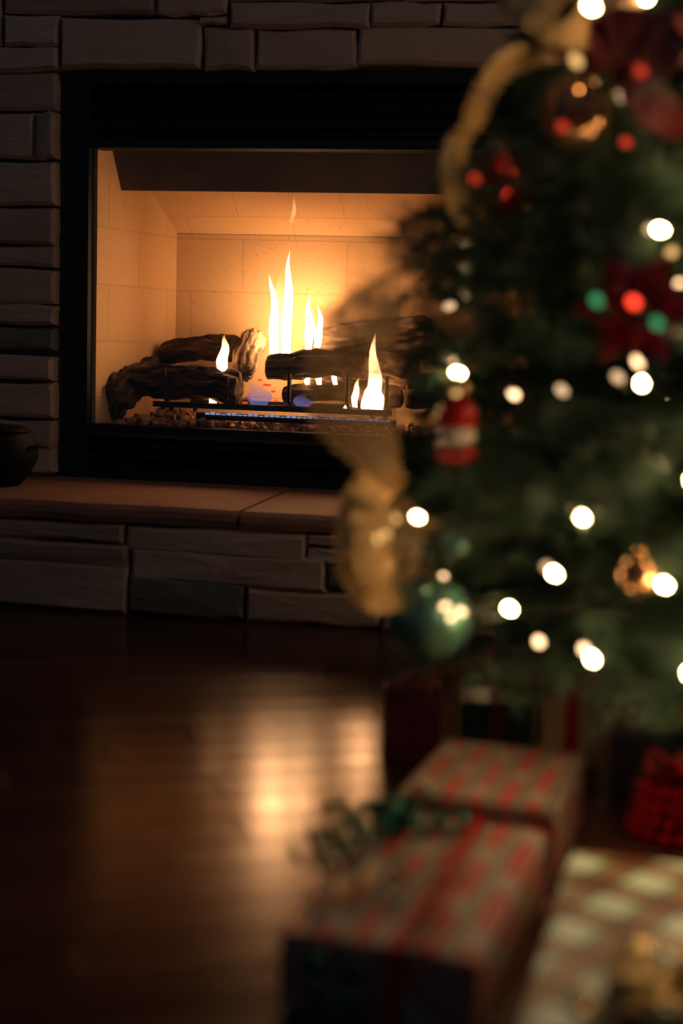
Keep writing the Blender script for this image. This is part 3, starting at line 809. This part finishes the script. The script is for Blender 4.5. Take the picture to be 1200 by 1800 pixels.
while z < TH - 0.06:
    R = tree_r(z); n = max(4, int(15 * (R / TR) ** 0.55))
    for i in range(n):
        az = 2 * math.pi * (i + 0.5 * (lev % 2)) / n + rt.uniform(-0.12, 0.12)
        add_branch(protos[rt.randrange(5)], z + rt.uniform(-0.02, 0.02), az, R * rt.uniform(0.86, 1.12), rt.uniform(0.0, 0.22), rt.uniform(-0.6, 0.6))
    z += 0.066 if z < 1.0 else 0.12; lev += 1
# the long drooping sprays at the tree's outer edge
def spray(px, py, depth, z):
    p = at(px, py, depth); d = p - Vector((TX, TY, z)); L = d.length
    add_branch(sparse, z, math.atan2(d.y, d.x), L, math.asin(d.z / L) + 0.26, 0.4, 0.50)
spray(600, 560, 1.40, 0.66)
spray(690, 430, 1.40, 0.72)
spray(720, 600, 1.45, 0.55)
spray(705, 1000, 1.45, 0.36)
for px, py, dep, z_ in ((770, 400, 1.46, 0.70), (790, 470, 1.48, 0.66), (765, 540, 1.46, 0.60), (820, 330, 1.50, 0.74), (860, 440, 1.6, 0.68), (840, 520, 1.62, 0.62), (900, 360, 1.7, 0.72), (780, 640, 1.48, 0.54)):
    p = at(px, py, dep); d = p - Vector((TX, TY, z_)); L = d.length
    add_branch(protos[int(px) % 5], z_, math.atan2(d.y, d.x), L, math.asin(d.z / L) + 0.12, 0.3)

def on_tree(px, py, k=0.95, dmin=0.9, dmax=2.4):
    """first point along the sight line that lies on the tree's cone shrunk by k, else the nearest approach"""
    best = None; d = dmin
    while d < dmax:
        p = at(px, py, d); q = math.hypot(p.x - TX, p.y - TY) - k * tree_r(p.z)
        if q <= 0: return p
        if best is None or q < best[0]: best = (q, p)
        d += 0.01
    return best[1]

# string lights
BULBS = [  # px, py, brightness
    (1045, 15, 'b', 1.29), (1140, -2, 'b'), (1167, 405, 'b'), (813, 658, 'b'), (1128, 678, 'b'), (1028, 914, 'b'), (979, 1012, 'b'), (1173, 1031, 'b'), (900, 1073, 'b'), (1044, 1163, 'b'),
    (1196, 505, 'm'), (1024, 160, 'm'), (1026, 180, 'd'), (987, 180, 'm'), (797, 633, 'm'), (739, 911, 'b', 1.40), (1124, 641, 'm'), (1008, 905, 'd'), (907, 697, 'm'), (949, 1132, 'm'), (1028, 1144, 'm'), (782, 1014, 'm'), (786, 1064, 'm', 1.385), (796, 1084, 'm', 1.385), (815, 1078, 'm', 1.385), (683, 938, 'o', 1.33), (666, 951, 'o', 1.33), (697, 916, 'o', 1.34),  # highlights on the green ball and ribbon specks, set as glowing bulbs
    (827, 433, 'd'), (826, 472, 'd'), (797, 537, 'd'), (820, 522, 'd'), (848, 405, 'd'), (1123, 1010, 'd'), (1020, 200, 'd'), (1095, 175, 'd'), (992, 691, 'd'), (1183, 442, 'o'), (806, 690, 'o', 1.40),
    (1145, 402, 'd'), (965, 1000, 'd'), (1090, 668, 'd'),
    (1118, 535, 'r', 1.25), (838, 318, 'q', 1.40), (993, 226, 'q', 1.31), (1130, 130, 'q', 1.28), (1017, 113, 'o', 1.30), (1160, 573, 'g', 1.25), (1052, 533, 'g', 1.25), (1105, 253, 'q')]  # coloured entries stand in for reflected sparkles on ornaments and poinsettia
KEY = {'b': 'bulb_bright', 'm': 'bulb_mid', 'd': 'bulb_dim', 'r': 'glint_red', 'g': 'glint_green', 'q': 'glint_red_dim', 'o': 'bulb_gold_glint'}
# the strings go on over the rest of the tree
extra = random.Random(3)
lights = empty('string_lights', (TX, TY, 0.2)); tag(lights, 'warm mini light string wound around the christmas tree', 'string lights')
inv = Matrix.Translation((-TX, -TY, -0.2))
bulb_me = {}
for k_, m_ in KEY.items():
    bulb_me[k_] = mesh('bulb', *(lambda b: (b.v, b.f))(MB().lathe([(0.0021, -0.002), (0.0042, 0.002), (0.0046, 0.006), (0.0038, 0.010), (0.0016, 0.0125)], 7)), m_, True)
sock_me = mesh('socket', *(lambda b: (b.v, b.f))(MB().lathe([(0.0024, -0.014), (0.0032, -0.012), (0.0032, -0.002), (0.0026, -0.0015)], 8)), 'wire', True)
pts = []
def add_bulb(p, key, sc=1.0):
    d = Vector((p.x - TX, p.y - TY, 0.0)).normalized() + Vector((extra.uniform(-.4, .4), extra.uniform(-.4, .4), extra.uniform(-.2, .8)))
    rot = Vector((0, 0, 1)).rotation_difference(d.normalized()).to_euler()
    b = obj('bulb', bulb_me[key], lights, p, rot); b.matrix_parent_inverse = inv; b.scale = (sc,) * 3
    obj('socket', sock_me, b)
    pts.append(p - d.normalized() * 0.014)
for px, py, key, *dep in BULBS:
    add_bulb(at(px, py, dep[0]) if dep else on_tree(px, py, {'b': 1.03, 'm': 1.02, 'd': 1.01}.get(key, 1.06)), key, (0.78 if key == 'b' else 0.62) if px < 830 and dep else 1.0)
for i in range(12):   # hidden bulbs added low behind the tree to light the hearth front
    az = math.radians(62 + 5 * i); zz = 0.17 + 0.031 * ((i * 7) % 12); R = tree_r(zz) * 0.98
    add_bulb(Vector((TX + R * math.cos(az), TY + R * math.sin(az), zz)), 'b')
for px, py in ((1225, 560), (1240, 760), (1260, 900), (1230, 1100), (1290, 1010), (1340, 1150), (1250, 1210), (1330, 860), (1400, 1030), (1310, 700), (1380, 1230), (1225, 300), (1300, 430), (1240, 120), (1216, 1190), (1238, 1030), (1265, 960), (1285, 1275), (1218, 850)):  # out-of-view bulbs added to brighten the plaid gift
    add_bulb(on_tree(px, py, 1.08), 'b')
for i in range(34):
    zz = 0.16 + 1.6 * (i / 34) ** 1.5; az = i * 2.4
    R = tree_r(zz) * 0.95
    p = Vector((TX + R * math.cos(az), TY + R * math.sin(az), zz))
    q = p - CAM; dep = q.dot(_F); ix = 600 + F_PX * q.dot(_R) / dep; iy = 900 - F_PX * q.dot(_U) / dep
    if math.sin(az) < 0.25 and -40 < ix < 1240 and -40 < iy < 1840: continue  # the camera's side has its own bulbs
    add_bulb(p, 'b')
pts.sort(key=lambda p: round(p.z / 0.10) * 10 + (math.atan2(p.y - TY, p.x - TX) % 6.283) / 6.3)
path = []
for i in range(len(pts) - 1):
    a, b = pts[i], pts[i + 1]
    path.append(a)
    for t in (0.33, 0.67):
        m_ = a.lerp(b, t); rad = math.hypot(m_.x - TX, m_.y - TY); R = tree_r(m_.z) * 0.72
        if rad > 1e-4: m_.x, m_.y = TX + (m_.x - TX) * R / rad, TY + (m_.y - TY) * R / rad
        path.append(m_)
path.append(pts[-1])
o = MB().tube(smooth_path(path, 3), 0.0011, 4).build('wire', 'wire', lights, True); o.matrix_parent_inverse = inv

# ball ornaments
def ball_ornament(px, py, r, depth, mat, label):
    c = at(px, py, depth)
    e = empty('ball_ornament', c - Vector((0, 0, r))); tag(e, label, 'ornament', 'ball ornaments on the tree')
    MB().ball((0, 0, r), r, 28, 18).build('ball', mat, e, True)
    cap = MB().lathe([(r * 0.22, 1.95 * r), (r * 0.22, 2.13 * r), (r * 0.15, 2.16 * r)], 14).build('cap', 'gold_metal', e, True)
    MB().tube([(0.10 * r * math.cos(t), 0, 2.25 * r + 0.12 * r * math.sin(t)) for t in [2 * math.pi * i / 12 for i in range(13)]], 0.0007, 5).build('hook', 'gold_metal', cap, True)
ball_ornament(755, 1086, 0.043, 1.44, 'green_ball', 'shiny green glass ball hanging at the lowest left edge of the tree')
ball_ornament(868, 320, 0.034, 1.46, 'red_ball', 'dark red glass ball hanging inside the arched gold ribbon')
ball_ornament(1012, 196, 0.034, 1.36, 'bronze_ball', 'bronze glass ball reflecting lights below the top gold ribbon')
ball_ornament(1122, 1010, 0.020, 1.34, 'bronze_ball', 'small bronze ball between the two lights at the right edge')
ball_ornament(800, 955, 0.017, 1.45, 'green_ball', 'small green glass ball above the big shiny green one')

# little red and white figure ornament
c = at(803, 742, 1.44)
e = empty('hanging_ornament', c - Vector((0, 0, 0.045))); tag(e, 'small red and white ornament with gold top hanging below a light', 'ornament')
MB().lathe([(0.008, 0.070), (0.013, 0.074), (0.013, 0.084), (0.006, 0.090)], 14).build('cap', 'gold_metal', e, True)
MB().lathe([(0.017, 0.040), (0.021, 0.046), (0.019, 0.058), (0.012, 0.068), (0.007, 0.071)], 18).build('top', 'red_gloss', e, True)
MB().lathe([(0.014, 0.022), (0.019, 0.026), (0.020, 0.034), (0.017, 0.040)], 18).build('band', 'white_gloss', e, True)
for a in range(5):
    t = 2 * math.pi * a / 5 + 0.3
    MB().ball((0.013 * math.cos(t), 0.013 * math.sin(t), 0.012), 0.0095, 12, 8).build('berry', 'red_gloss', e, True)

# poinsettia
c = at(1118, 545, 1.30)
nrm = (CAM - c).normalized()
e = empty('poinsettia', c); tag(e, 'red poinsettia flower tucked into the tree', 'flower')
e.rotation_euler = Vector((0, 0, 1)).rotation_difference((nrm + Vector((0, 0, 0.3))).normalized()).to_euler()
def petal(L, W, an, lift, mat, name):
    mb = MB(); v = []; f = []
    ks = 7
    for i in range(ks + 1):
        t = i / ks; w_ = W * math.sin(math.pi * (0.06 + 0.94 * t) ** 0.8) * 0.5
        x = L * t; zc = lift * math.sin(t * 2.2) - 0.004 * t
        v += [(x, -w_, zc + 0.003), (x, 0, zc), (x, w_, zc + 0.003), (x, 0, zc - 0.0012)]
    for i in range(ks):
        a = 4 * i
        for j in range(4): f.append((a + j, a + (j + 1) % 4, a + 4 + (j + 1) % 4, a + 4 + j))
    obj(name, mesh(name, v, f, mat, True), e, None, (0, 0, an))
for i in range(6): petal(0.058, 0.030, i * math.pi / 3, 0.010, 'petal', 'petal')
for i in range(6): petal(0.040, 0.024, i * math.pi / 3 + 0.5, 0.018, 'petal', 'petal')
for i in range(4): petal(0.070, 0.030, i * math.pi / 2 + 0.35, -0.006, 'leaf', 'leaf')
for i in range(7):
    t = i * 2 * math.pi / 6; rr_ = 0.006 if i < 6 else 0
    MB().ball((rr_ * math.cos(t), rr_ * math.sin(t), 0.010), 0.0032, 8, 6).build('bead', 'gold_metal', e, True)

# ribbons on the tree
def ribbon(name, pxs, widths, mat, label, face=0.8, crinkle=0.002, seed=0.0, wires=True):
    cps = [at(*p) for p in pxs]; path = smooth_path(cps, 7); k = len(path); wv = []; ws = []
    for i, p in enumerate(path):
        tan = (path[min(i + 1, k - 1)] - path[max(i - 1, 0)]).normalized(); view = (p - CAM).normalized()
        side = tan.cross(view).normalized()
        q = i / (k - 1) * (len(widths) - 1); j = min(int(q), len(widths) - 2)
        fc = face if not isinstance(face, (list, tuple)) else face[j] + (face[j + 1] - face[j]) * (q - j)
        wv.append(side * fc + view * math.sqrt(max(0, 1 - fc * fc)))
        ws.append(widths[j] + (widths[j + 1] - widths[j]) * (q - j))
        path[i] = p + view * crinkle * math.sin(i * 2.3 + seed) + side * crinkle * 0.5 * math.sin(i * 1.7 + seed)
    c0 = path[0]; path = [p - c0 for p in path]
    o = empty(name, c0); tag(o, label, 'ribbon', 'gold ribbons on the tree' if 'gold' in mat else None)
    MB().strip(path, wv, ws).build('band', mat, o, True)
    if wires:
        for s in (-1, 1):
            MB().tube([p + (wv[i] - (path[min(i + 1, k - 1)] - path[max(i - 1, 0)]).normalized() * 0).normalized() * (s * ws[i] / 2) for i, p in enumerate(path)], 0.0010, 5).build('wired_edge', mat.replace('sheer', 'ribbon'), o, True)
    return o
ribbon('gold_ribbon', [(1010, 90, 1.42), (940, 97, 1.38), (885, 118, 1.36), (848, 168, 1.36), (832, 212, 1.38), (822, 235, 1.40)], [0.02, 0.03, 0.036, 0.036, 0.03, 0.02], 'gold_ribbon', 'arched gold ribbon band across the tree top left, upper half of the loop', 0.62, 0.001)
ribbon('gold_ribbon', [(822, 232, 1.40), (802, 262, 1.38), (793, 310, 1.37), (808, 360, 1.38), (848, 392, 1.42)], [0.018, 0.034, 0.036, 0.034, 0.025], 'gold_ribbon', 'curved gold ribbon band below the arch, lower half of the loop', 0.60, 0.001)
ribbon('gold_ribbon', [(900, -30, 1.42), (960, 18, 1.36), (1010, 42, 1.34), (1060, 30, 1.36), (1100, -20, 1.42)], [0.05, 0.055, 0.055, 0.05, 0.04], 'gold_ribbon', 'broad gold ribbon swag at the top of the picture', 0.85, 0.0025)
ribbon('gold_ribbon', [(705, 838, 1.45), (655, 862, 1.40), (640, 915, 1.37), (642, 985, 1.37), (668, 1042, 1.40), (690, 1000, 1.46), (695, 940, 1.49), (745, 900, 1.52)], [0.02, 0.045, 0.056, 0.058, 0.045, 0.055, 0.062, 0.045], 'gold_ribbon', 'hanging gold glitter ribbon loop in front of the hearth', 0.93, 0.0014)
ribbon('gold_ribbon', [(690, 520, 1.22), (640, 570, 1.18), (612, 640, 1.16), (622, 715, 1.18), (652, 780, 1.26), (682, 835, 1.40), (705, 850, 1.44)], [0.03, 0.06, 0.075, 0.075, 0.05, 0.03, 0.02], 'gold_sheer', 'sheer gold mesh ribbon tail hanging in front of the fire', 0.92, 0.002)
ribbon('red_ribbon', [(985, 60, 1.40), (1040, 85, 1.34), (1100, 60, 1.32), (1150, 95, 1.33), (1180, 60, 1.36), (1230, 90, 1.40)], [0.03, 0.05, 0.055, 0.05, 0.05, 0.04], 'dark_red_ribbon', 'dark red velvet ribbon woven across the upper tree', 0.9, 0.003)
ribbon('red_ribbon', [(1085, 60, 1.34), (1110, 130, 1.33), (1150, 190, 1.35), (1210, 225, 1.40)], [0.03, 0.04, 0.04, 0.03], 'dark_red_ribbon', 'dark red velvet ribbon tail trailing down the upper tree', 0.85, 0.003)

# ------------------------------------------------------------------ gifts under the tree
def paper_box(name, label, cat, corner, ux, L, W, H, mat, r=0.004):
    """wrapped box: rounded edges, local x across, y along its length, z up; corner = near left floor corner"""
    rz = math.atan2(ux.y, ux.x)
    e = empty(name, corner, rz); tag(e, label, cat, 'wrapped gifts under the tree')
    bm = bmesh.new(); bmesh.ops.create_cube(bm, size=1)
    for v in bm.verts: v.co = Vector(((v.co.x + 0.5) * W, (v.co.y + 0.5) * L, (v.co.z + 0.5) * H))
    bmesh.ops.bevel(bm, geom=bm.edges[:], offset=r, segments=2, affect='EDGES')
    me = bpy.data.meshes.new('box'); bm.to_mesh(me); bm.free(); me.materials.append(M[mat])
    obj('box', me, e)
    # folded paper flap at the end of the box
    MB().slab([(W * 0.08, -0.0008, H * 0.08), (W * 0.92, -0.0008, H * 0.08), (W * 0.62, -0.0008, H * 0.62), (W * 0.38, -0.0008, H * 0.62)], (0, -0.0008, 0)).build('end_flap', mat, e)
    return e
def bow_loops(parent, c, n, R, w_, mat, seed, name='loop', flat=0.5):
    r_ = random.Random(seed)
    for i in range(n):
        a = 2 * math.pi * i / n + r_.uniform(-0.2, 0.2); d = Vector((math.cos(a), math.sin(a), 0)); el = r_.uniform(0.15, 0.9)
        up = Vector((0, 0, 1)); path = []
        for j in range(13):
            t = 2 * math.pi * j / 12
            rr_ = R * (0.5 - 0.5 * math.cos(t)); hh = R * flat * math.sin(t) * 0.5
            path.append(Vector(c) + d * (rr_ * math.cos(el) - hh * math.sin(el)) + up * (rr_ * math.sin(el) + hh * math.cos(el) + 0.002))
        MB().strip(path, d.cross(up), w_, 0.0005).build(name, mat, parent, True)
def curl(parent, c, d, L, R, turns, w_, mat, name='curl'):
    c = Vector(c); d = Vector(d).normalized(); s_ = d.cross(Vector((0, 0, 1))).normalized(); u_ = s_.cross(d)
    n = int(turns * 12); path = []; wv = []
    for i in range(n + 1):
        t = i / n; a = 2 * math.pi * turns * t
        path.append(c + d * (L * t) + s_ * (R * math.cos(a)) + u_ * (R * math.sin(a) + R)); wv.append(d)
    MB().strip(path, wv, w_, 0.0004).build(name, mat, parent, True)

GH = 0.062
A = on_z(488, 1636, GH); Bk = on_z(765, 1330, GH); C = on_z(1030, 1325, GH); D = on_z(850, 1690, GH)
along = ((Bk - A) + (C - D)); along.z = 0; total = along.length / 2; along.normalize()
ux = Vector((along.y, -along.x, 0))
Wd = ((C - Bk).dot(ux) + (D - A).dot(ux)) / 2
c0 = Vector((A.x, A.y, 0.0))
Lf = total * 0.58
g1 = paper_box('striped_gift', 'striped gift with red and green curling ribbon, the nearer of two', 'gift', c0, ux, Lf, Wd, GH, 'striped')
g2 = paper_box('striped_gift', 'striped gift with no curls, right behind the ribboned striped gift', 'gift', c0 + along * (Lf + 0.012) + ux * 0.004, ux, total - Lf - 0.012, Wd, GH + 0.012, 'striped')
# satin bands and curls of the nearer gift
band = MB(); xb = Wd * 0.60
band.strip([(xb, -0.003, 0.004), (xb, -0.003, GH + 0.002), (xb, 0.004, GH + 0.0035), (xb, Lf * 0.5, GH + 0.004), (xb, Lf - 0.002, GH + 0.003)], (1, 0, 0), 0.012, 0.0008)
band.build('red_band', 'red_ribbon', g1)
for k_, (x, y, dx, dy, L, R, turns, mt) in enumerate([
        (0.60, 0.55, 0.15, -1, 0.17, 0.008, 2.0, 'red_ribbon'), (0.66, 0.62, 0.05, -1, 0.15, 0.007, 2.2, 'red_ribbon'), (0.25, 0.75, 0.9, 0.5, 0.06, 0.010, 2.5, 'green_foil'),
        (0.10, 0.80, 0.3, 1, 0.08, 0.012, 3, 'green_foil'), (0.16, 0.70, -0.2, -1, 0.12, 0.013, 3.5, 'green_foil'), (0.05, 0.62, -0.5, -1, 0.07, 0.014, 3, 'green_foil'),
        (0.22, 0.80, -1, -0.2, 0.07, 0.012, 2.5, 'green_foil'), (0.35, 0.45, 0.3, -1, 0.07, 0.009, 2, 'green_foil'), (0.30, 0.30, -0.6, -1, 0.06, 0.009, 2, 'gold_ribbon')]):
    curl(g1, (x * Wd, y * Lf, GH + 0.003), (dx, dy, 0), L, R, turns, 0.009, mt)
bow_loops(g1, (0.14 * Wd, 0.83 * Lf, GH + 0.002), 7, 0.030, 0.010, 'green_foil', 5)
for k_, (x, z_) in enumerate([(0.18, 0.9), (0.36, 0.9)]):
    curl(g1, (x * Wd, -0.016, GH * 0.95), (0.15, -0.1, -1), 0.05, 0.008, 2, 0.009, 'green_foil')

# plaid gift with gold bow
PH = 0.055
pa = on_z(1003, 1492, PH); pb = on_z(908, 1806, PH)
al = pa - pb; al.z = 0; PL = al.length; al.normalize(); pux = Vector((al.y, -al.x, 0))
g3 = paper_box('plaid_gift', 'cream plaid gift with a gold bow in the near right corner', 'gift', Vector((pb.x, pb.y, 0)) - al * 0.04, pux, PL + 0.04, 0.21, PH, 'plaid')
M['plaid'].node_tree.nodes['Mapping'].inputs['Rotation'].default_value = (0, 0, g3.rotation_euler.z - math.radians(62.5))
gb = on_z(1182, 1772, PH)
gl = Matrix.Rotation(-g3.rotation_euler.z, 3, 'Z') @ (gb - Vector(g3.location))
bow_loops(g3, (gl.x, gl.y, PH), 10, 0.052, 0.018, 'gold_foil', 9, 'bow_loop')
for dx in (-1, 1): curl(g3, (gl.x, gl.y, PH + 0.002), (dx, -0.5, 0), 0.07, 0.010, 2, 0.012, 'gold_foil', 'bow_tail')

# coil of red beads with a red bow
bc = on_z(1172, 1470, 0.0); coil = empty('bead_garland', (bc.x, bc.y, 0))
tag(coil, 'coiled red bead garland behind the plaid gift', 'garland')
bead_me = mesh('bead', *(lambda b: (b.v, b.f))(MB().ball((0, 0, 0), 0.0075, 12, 8)), 'bead_red', True)
for ring in range(4):
    for i in range(15 - ring):
        t = 2 * math.pi * (i + 0.5 * (ring % 2)) / (15 - ring); R = 0.038 - 0.003 * ring
        obj('bead', bead_me, coil, (R * math.cos(t), R * math.sin(t), 0.0078 + ring * 0.0150))
bow = empty('red_bow', (bc.x, bc.y, 0.062)); tag(bow, 'shiny red bow on top of the red bead garland', 'bow')
bow_loops(bow, (0, 0, 0), 5, 0.034, 0.012, 'red_ribbon', 2)

# boxes and bag further under the tree
def small_gift(name, label, px, py, yaw, W, L, H, mat, band=None, bow=None):
    p = on_z(px, py, 0.0); u = Vector((math.cos(yaw), math.sin(yaw), 0))
    g = paper_box(name, label, 'gift', Vector((p.x, p.y, 0)) - u * W / 2, u, L, W, H, mat, 0.003)
    if band:
        MB().strip([(W / 2, -0.003, 0.003), (W / 2, -0.002, H + 0.0015), (W / 2, L / 2, H + 0.002), (W / 2, L + 0.002, H + 0.0015), (W / 2, L + 0.002, 0.003)], (1, 0, 0), 0.016, 0.0008).build('ribbon', band, g)
    if bow: bow_loops(g, (W / 2, L / 2, H + 0.002), 8, 0.040, 0.018, bow, int(px), 'bow_loop')
    return g
small_gift('kraft_gift', 'tan paper gift with a red ribbon behind the striped gifts', 1000, 1352, 0.15, 0.07, 0.07, 0.095, 'kraft', 'red_ribbon')
small_gift('dark_green_gift', 'dark green wrapped gift between gift bag and tan paper gift', 868, 1345, 0.1, 0.085, 0.08, 0.075, 'box_green', 'dark_red_ribbon')
small_gift('dark_gift', 'dark wrapped gift with a cream bow under the tree', 1148, 1412, -0.1, 0.10, 0.08, 0.072, 'box_navy', None, 'cream_ribbon')
bp_ = on_z(722, 1338, 0.0)
bag = empty('gift_bag', (bp_.x, bp_.y, 0), 0.2); tag(bag, 'dark red paper gift bag standing at the tree edge', 'gift bag')
W, Dp, H = 0.066, 0.035, 0.090
sh = MB()
t_ = 0.0012
for quad, t in ((((-W / 2, 0, 0), (W / 2, 0, 0), (W / 2, 0, H), (-W / 2, 0, H)), (0, t_, 0)), (((-W / 2, Dp, 0), (W / 2, Dp, 0), (W / 2, Dp, H), (-W / 2, Dp, H)), (0, -t_, 0)),
                (((-W / 2, 0, 0), (-W / 2, Dp, 0), (-W / 2, Dp, H), (-W / 2, 0, H)), (t_, 0, 0)), (((W / 2, 0, 0), (W / 2, Dp, 0), (W / 2, Dp, H), (W / 2, 0, H)), (-t_, 0, 0)),
                (((-W / 2, 0, 0), (W / 2, 0, 0), (W / 2, Dp, 0), (-W / 2, Dp, 0)), (0, 0, t_))): sh.slab(quad, t)
sh.build('body', 'bag_red', bag)
for y in (-0.001, Dp + 0.001):
    MB().tube([(0.020 * math.cos(t), y, H - 0.012 + 0.034 * math.sin(t)) for t in [math.pi * i / 12 for i in range(13)]], 0.0013, 6).build('handle', 'cord', bag, True)
tv = []; rr = random.Random(77)
for i, x in enumerate((-0.022, -0.006, 0.012, 0.024)):
    MB().add([(x - 0.012, 0.006, H - 0.02), (x + 0.012, 0.008, H - 0.02), (x + 0.010, Dp - 0.008, H - 0.02), (x - 0.010, Dp - 0.006, H - 0.02), (x + rr.uniform(-.006, .006), Dp / 2, H + rr.uniform(0.012, 0.024))],
             [(0, 1, 4), (1, 2, 4), (2, 3, 4), (3, 0, 4), (3, 2, 1, 0)]).build('tissue', 'tissue', bag)
